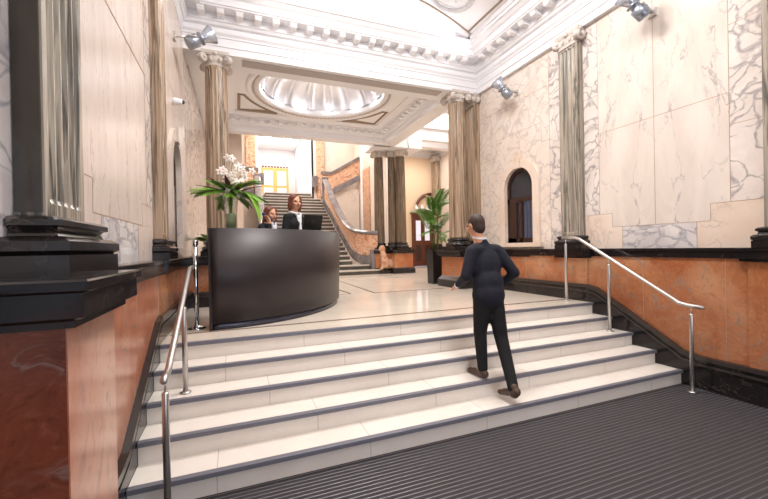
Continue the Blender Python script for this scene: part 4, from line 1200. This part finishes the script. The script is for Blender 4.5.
# chrome barrier posts left of the desk
def barrier(x,y,label):
    t_ = thing('barrier_post', label, 'barrier post', (x,y,L))
    m = M(); m.lathe([(.024,0),(.024,.98)],(x,y,L+.01),18); m.build('pole', MT['chrome'], t_)
    m = M(); m.lathe([(.1,0),(.1,.01),(.05,.022),(.03,.04)],(x,y,L),28); m.build('base', MT['chrome'], t_)
    m = M(); m.lathe([(.03,0),(.032,.01),(.032,.05),(.02,.06)],(x,y,L+.96),18); m.build('head', MT['chrome'], t_)
barrier(-.445,4.78,'polished chrome barrier post standing on the landing left of the reception desk')

# ------------------------------------------------------------------ plants
def frond(m, base, d0, length, droop, nl=18, lw=.02, ll=.26, up=V(0,0,1)):
    d = d0.normalized(); p = Vector(base); pts = [p.copy()]; N = 12
    for i in range(N):
        d = (d-up*droop/N).normalized(); p = p+d*length/N; pts.append(p.copy())
    m.tube(pts,.005,5,r1=.002)
    side0 = d0.cross(up); side0 = side0.normalized() if side0.length > .01 else V(1,0,0)
    for k in range(nl):
        t_ = .2+.8*k/(nl-1); i = min(int(t_*N),N-1); fr = t_*N-i; b = pts[i].lerp(pts[i+1],fr); dd = (pts[i+1]-pts[i]).normalized()
        s_ = dd.cross(up); s_ = s_.normalized() if s_.length > .05 else side0
        l_ = ll*(1-.55*abs(t_-.45)*1.3)
        for sg in (-1,1):
            ld = (dd*.75+s_*sg*.75-up*.12).normalized(); a = b; w = dd.cross(ld).cross(ld).normalized()*lw/2
            m1 = a+ld*l_*.45-up*.01; tip = a+ld*l_-up*l_*.18
            m.add([a-w*.3,a+w*.3,m1+w,tip,m1-w],[(0,1,2,4),(4,2,3)],0,True)
def palm(label, x, y, z0, h, w, matpot, n=13, ph=.8, pw=.16, seed=3, hl=1.):
    rnd = random.Random(seed)
    t_ = thing('potted_palm', label, 'potted plant', (x,y,z0), 'palms in black planters')
    m = M(); a = pw; rs = [[(x-s*k,y-s*k,z),(x+s*k,y-s*k,z),(x+s*k,y+s*k,z),(x-s*k,y+s*k,z)] for s,z,k in ((a*.9,z0,1),(a,z0+ph,1),(a*.9,z0+ph,1),(a*.86,z0+ph-.06,1))]
    m.rings(rs, sm=False); m.build('planter', matpot, t_)
    m = M(); m.box(x-a*.84,x+a*.84,y-a*.84,y+a*.84,z0+ph-.08,z0+ph-.04); m.build('soil', MT['soil'], t_)
    for i in range(5):
        ang = i*1.26; bx, by = x+.06*math.cos(ang), y+.06*math.sin(ang); hh = h*(.35+.12*i)
        m = M(); m.tube([(bx,by,z0+ph-.05),(bx+.03*math.cos(ang),by+.03*math.sin(ang),z0+ph+hh*.5),(bx+.06*math.cos(ang),by+.06*math.sin(ang),z0+ph+hh)],.014,7,r1=.008); m.build('stem', MT['stem'], t_)
        for k in range(n//5+2):
            aa = ang+rnd.uniform(-1.5,1.5)+k*2.3; el = rnd.uniform(.55,1.35)
            d_ = V(math.cos(aa)*math.cos(el),math.sin(aa)*math.cos(el),math.sin(el))
            m = M(); frond(m,(bx+.05*math.cos(ang),by+.05*math.sin(ang),z0+ph+hh*rnd.uniform(.45,1.0)),d_,w*rnd.uniform(.8,1.15),rnd.uniform(.4,1.4),22,.02,.2*hl)
            m.build('frond', MT['leaf'], t_)
palm('tall green palm in a black square planter beside the right column', 4.50, 8.0, L, 1.35, .62, MT['plastic'], 22, .84, .16, 5)
palm('small dark palm in a planter half hidden behind the left column', -.34, 8.15, L, .7, .30, MT['plastic'], 10, .62, .14, 9)

# ---- flower arrangement
vx, vy = -.06, 5.0
va = thing('glass_vase','tall clear glass vase of leaves on the left of the reception counter','vase',(vx,vy,ZD))
m = M(); m.lathe([(.055,0),(.075,.01),(.072,.2),(.095,.5),(.09,.5),(.067,.2),(.06,.02),(.02,.015)],(vx,vy,ZD),28,cap=False)
m.build('vase_glass', MT['glass'], va)
m = M(); m.lathe([(.02,.016),(.055,.022),(.063,.19),(.061,.2)],(vx,vy,ZD),24); m.build('water', plain('vase_water',(150,160,120),.1), va)
bq = thing('flower_bouquet','lush bouquet of green fern leaves, dark red leaves and white orchids in the glass vase','flowers',(vx,vy,ZD+.05))
def blade(m, base, d, length, width, droop=.6, N=10, fold=.15):
    d = Vector(d).normalized(); p = Vector(base); up = V(0,0,1); pts = []
    for i in range(N+1):
        pts.append((p.copy(), d.copy())); d = (d-up*droop/N).normalized(); p = p+d*length/N
    vs = []; fs = []
    for i,(a,dd) in enumerate(pts):
        t_ = i/N; w = width*math.sin(PI*min(1,t_*.93+.05))**.8/2
        s_ = dd.cross(up); s_ = s_.normalized() if s_.length > .05 else V(1,0,0)
        n_ = s_.cross(dd)
        vs += [a-s_*w+n_*w*fold, a, a+s_*w+n_*w*fold]
    for i in range(N): fs += [(3*i,3*i+1,3*i+4,3*i+3),(3*i+1,3*i+2,3*i+5,3*i+4)]
    m.add(vs,fs,0,True)
rnd = random.Random(4)
top = V(vx,vy,ZD+.47)
for k in range(22):
    a = 2*PI*k/22+rnd.uniform(-.2,.2); el = rnd.uniform(-.1,.8)
    d_ = V(math.cos(a)*math.cos(el),math.sin(a)*math.cos(el)*.8,math.sin(el)); m = M()
    m.tube([V(vx,vy,ZD+.05)-d_*.01,top-d_*.02],.004,5)
    frond(m,top,d_,rnd.uniform(.26,.46),rnd.uniform(.3,1.0),16,.02,.13); m.build('fern_leaf', MT['leafl'] if k%3 else MT['leaf'], bq)
for dx,el,ln in ((-1,.45,.42),(-.7,.75,.34),(1,.5,.42),(.85,.75,.3),(-.2,1.0,.26),(.3,.3,.3)):
    d_ = V(dx,-.35,el); m = M(); blade(m,top-V(0,0,.04),d_,ln,.075,.35); m.build('red_leaf', MT['leafd'], bq)
m = M(); blade(m,top+V(.05,-.05,-.04),V(.45,-.45,.5),.62,.11,3.3,16); m.build('broad_leaf', MT['leafl'], bq)
for s,(dx,dy) in enumerate(((-.02,0),(.16,.03),(-.18,.02))):
    m = M(); pts = [top-V(0,0,.3),top+V(dx*.3,dy,.1),top+V(dx*.8+.03,dy,.27),top+V(dx*1.1+.06,dy-.04,.42-.08*abs(s-0))]
    m.tube(pts,.005,6); sp = m.build('orchid_spray', MT['stem'], bq)
    for k in range(9 if s == 0 else 7):
        t_ = .25+.75*k/8; i = min(int(t_*3),2); b = pts[i].lerp(pts[i+1],t_*3-i)
        c = b+V(rnd.uniform(-.07,.07),rnd.uniform(-.07,0),rnd.uniform(-.03,.03)); m = M()
        nf = V(rnd.uniform(-.4,.4),-1,rnd.uniform(-.2,.3)).normalized(); q = axis_q(nf)
        for j in range(5):
            a = j*2*PI/5+.3; m.ell(c+q@V(.026*math.cos(a),.026*math.sin(a),0),(.027,.017,.004),q@Quaternion((0,0,1),a),8,6)
        m.ell(c+nf*.008,(.009,.009,.012),None,8,6,1); m.build('blossom', [MT['petal'],MT['pink']], sp)

# ------------------------------------------------------------------ wall spotlights and camera dome
def spot(label, wx, y, z, sg, aim, s=1.0):
    """wx wall plane, sg direction into room"""
    t_ = thing('spotlight', label, 'spotlight', (wx,y,z), 'wall spotlights')
    aim = Vector(aim).normalized(); c = Vector((wx+sg*.30,y,z))
    m = M(); m.box(min(wx,wx+sg*.03),max(wx,wx+sg*.03),y-.05,y+.05,z-.05,z+.05); m.tube([(wx,y,z),(wx+sg*.16,y,z+.02)],.014,8)
    # yoke
    sd = aim.cross(V(0,0,1)).normalized()
    m.tube([c+sd*.1*s,c+sd*.11*s+V(-sg*.12,0,0),V(wx+sg*.15,y,z)],.008,6); m.tube([c-sd*.1*s,c-sd*.11*s+V(-sg*.12,0,0),V(wx+sg*.15,y,z)],.008,6)
    m.build('bracket', MT['steel'], t_)
    m = M(); m.lathe([(.075*s,-.15*s),(.088*s,-.14*s),(.088*s,.0),(.06*s,.01),(.06*s,.04*s),(.09*s,.05*s),(.09*s,.075*s),(.05*s,.08*s)],tuple(c),28,axis=aim)
    m.build('housing', plain('silver_paint',(150,156,168),.3,.7), t_)
    m = M(); m.lathe([(.055*s,.075*s),(.13*s,.24*s),(.126*s,.24*s),(.05*s,.085*s)],tuple(c),28,axis=aim,cap=False); m.build('reflector', plain('clear_reflector',(190,196,206),.2,.6), t_)
    m = M(); m.lathe([(.02*s,.10*s),(.055*s,.101*s),(.055*s,.105*s)],tuple(c),20,axis=aim); m.build('lens', MT['lamp'], t_)
    ld = bpy.data.lights.new('spot_lamp','SPOT'); ld.energy = 34; ld.spot_size = 1.3; ld.spot_blend = .9; ld.shadow_soft_size = .07; ld.color = (1,.97,.95)
    lo = bpy.data.objects.new('spot_lamp', ld); COL.objects.link(lo); lo.location = c+aim*.26*s; lo.rotation_euler = aim.to_track_quat('-Z','Y').to_euler()
spot('silver wall spotlight high above the right panel, near the top right of the photograph', XWR, 3.22, 4.70, -1, (-.55,.35,.8))
spot('silver wall spotlight on the right wall above the arched window', XWR, 5.75, 4.66, -1, (-.5,.35,.8))
spot('silver wall spotlight high on the left wall next to the column capital', XWL, 5.9, 4.72, 1, (.75,.1,.5))
cc = thing('security_camera','small white dome security camera on the left wall above the niche','security camera',(XWL,5.72,3.55))
m = M(); m.lathe([(.045,0),(.05,.03),(.04,.09),(.035,.12)],(XWL,5.72,3.75),20,axis=(1,0,0)); m.build('body', MT['white2'], cc)
m = M(); m.ell((XWL+.12,5.72,3.75),(.03,.03,.03)); m.build('lens', MT['plastic'], cc)

# ------------------------------------------------------------------ lights
def area(loc, rot, sx, sy, e, col=(1,1,1), spread=None):
    ld = bpy.data.lights.new('lamp','AREA'); ld.shape = 'RECTANGLE'; ld.size = sx; ld.size_y = sy; ld.energy = e; ld.color = col
    lo = bpy.data.objects.new('area_lamp', ld); COL.objects.link(lo); lo.location = loc; lo.rotation_euler = rot
    if spread: ld.spread = spread
    return lo
WARM = (1,.93,.86); NEU = (1,.97,.95); COOL = (.80,.88,1)
# light panels added out of view in the vault crown as main light
for i,y in enumerate((3.9,1.2,-1.4)):
    t_ = thing('ceiling_light','added square fill light panel, out of view in the crown of the vault, %s from the entrance' % ('third','second','first')[i],'light',(cx,y,6.6),'added vault fill panels')
    m = M(); m.box(cx-.75,cx+.75,y-.75,y+.75,6.60,6.66); m.build('frame', MT['white2'], t_)
    m = M(); m.box(cx-.68,cx+.68,y-.68,y+.68,6.59,6.601); m.build('diffuser', MT['lampsoft'], t_)
    area((cx,y,6.57),(0,0,0),1.3,1.3,(215,80,26)[i],NEU)
# cove lights on the cornice tops, pointing up at the vault
area((2.1,6.62,6.07),(PI,0,0),4.2,.12,9,NEU)
area((4.72,3.2,6.02),(PI,0,0),.12,5.5,9,NEU)
area((-.5,3.2,6.02),(PI,0,0),.12,5.5,9,NEU)
# lamps on the dome rim
for k in range(12):
    a = 2*PI*k/12+.2
    ld = bpy.data.lights.new('rim_lamp','POINT'); ld.energy = 2.2; ld.shadow_soft_size = .04; ld.color = NEU
    lo = bpy.data.objects.new('rim_lamp', ld); COL.objects.link(lo); lo.location = (dc[0]+1.38*math.cos(a),dc[1]+1.38*math.sin(a),Z2+.16)
for (x,y) in ((BX0+.25,BY0+.3),(BX1-.25,BY0+.3),(BX0+.25,BY1-.3),(BX1-.25,BY1-.3)):  # fill lamps added in the coffer corners to brighten this bay
    ld = bpy.data.lights.new('bay_fill_lamp','SPOT'); ld.energy = 150; ld.spot_size = 2.4; ld.spot_blend = 1.; ld.shadow_soft_size = .12; ld.color = WARM
    lo = bpy.data.objects.new('bay_fill_lamp', ld); COL.objects.link(lo); lo.location = (x,y,Z2-.03)
area((2.5,15.4,9.3),(0,0,0),3.,4.5,640,WARM)
area((2.4,22.,8.15),(0,0,0),2.2,4.,130,WARM)
area((7.,10.5,6.5),(0,0,0),2.2,5.,190,WARM)
area((7.4,14.,5.9),(0,0,0),1.5,1.,60,WARM)
# daylight through the entrance behind the camera
area((2.1,-3.2,1.8),(PI/2,0,0),3.4,3.0,85,COOL)
w = bpy.data.worlds.new('World'); SC.world = w; w.use_nodes = True
w.node_tree.nodes['Background'].inputs[0].default_value = (.62,.74,1,1); w.node_tree.nodes['Background'].inputs[1].default_value = .5

# ------------------------------------------------------------------ camera
cd = bpy.data.cameras.new('camera'); co_ = bpy.data.objects.new('camera', cd); COL.objects.link(co_)
f_px, yaw, pit, rol = 372.67, math.radians(21.529), math.radians(-.2221), math.radians(-1.1265)
F = V(math.sin(yaw)*math.cos(pit),math.cos(yaw)*math.cos(pit),math.sin(pit)); Rr = V(math.cos(yaw),-math.sin(yaw),0); Uu = Rr.cross(F)
R2 = Rr*math.cos(rol)+Uu*math.sin(rol); U2 = -Rr*math.sin(rol)+Uu*math.cos(rol)
mt = Matrix((R2,U2,-F)).transposed().to_4x4(); mt.translation = (0,0,1.71)
co_.matrix_world = mt
cd.sensor_fit = 'HORIZONTAL'; cd.sensor_width = 36; cd.lens = 36*f_px/768; cd.clip_start = .02
SC.camera = co_
SC.view_settings.view_transform = 'Standard'; SC.view_settings.look = 'None'; SC.view_settings.gamma = 1; SC.view_settings.use_curve_mapping = False
SC.view_settings.exposure = 0.08
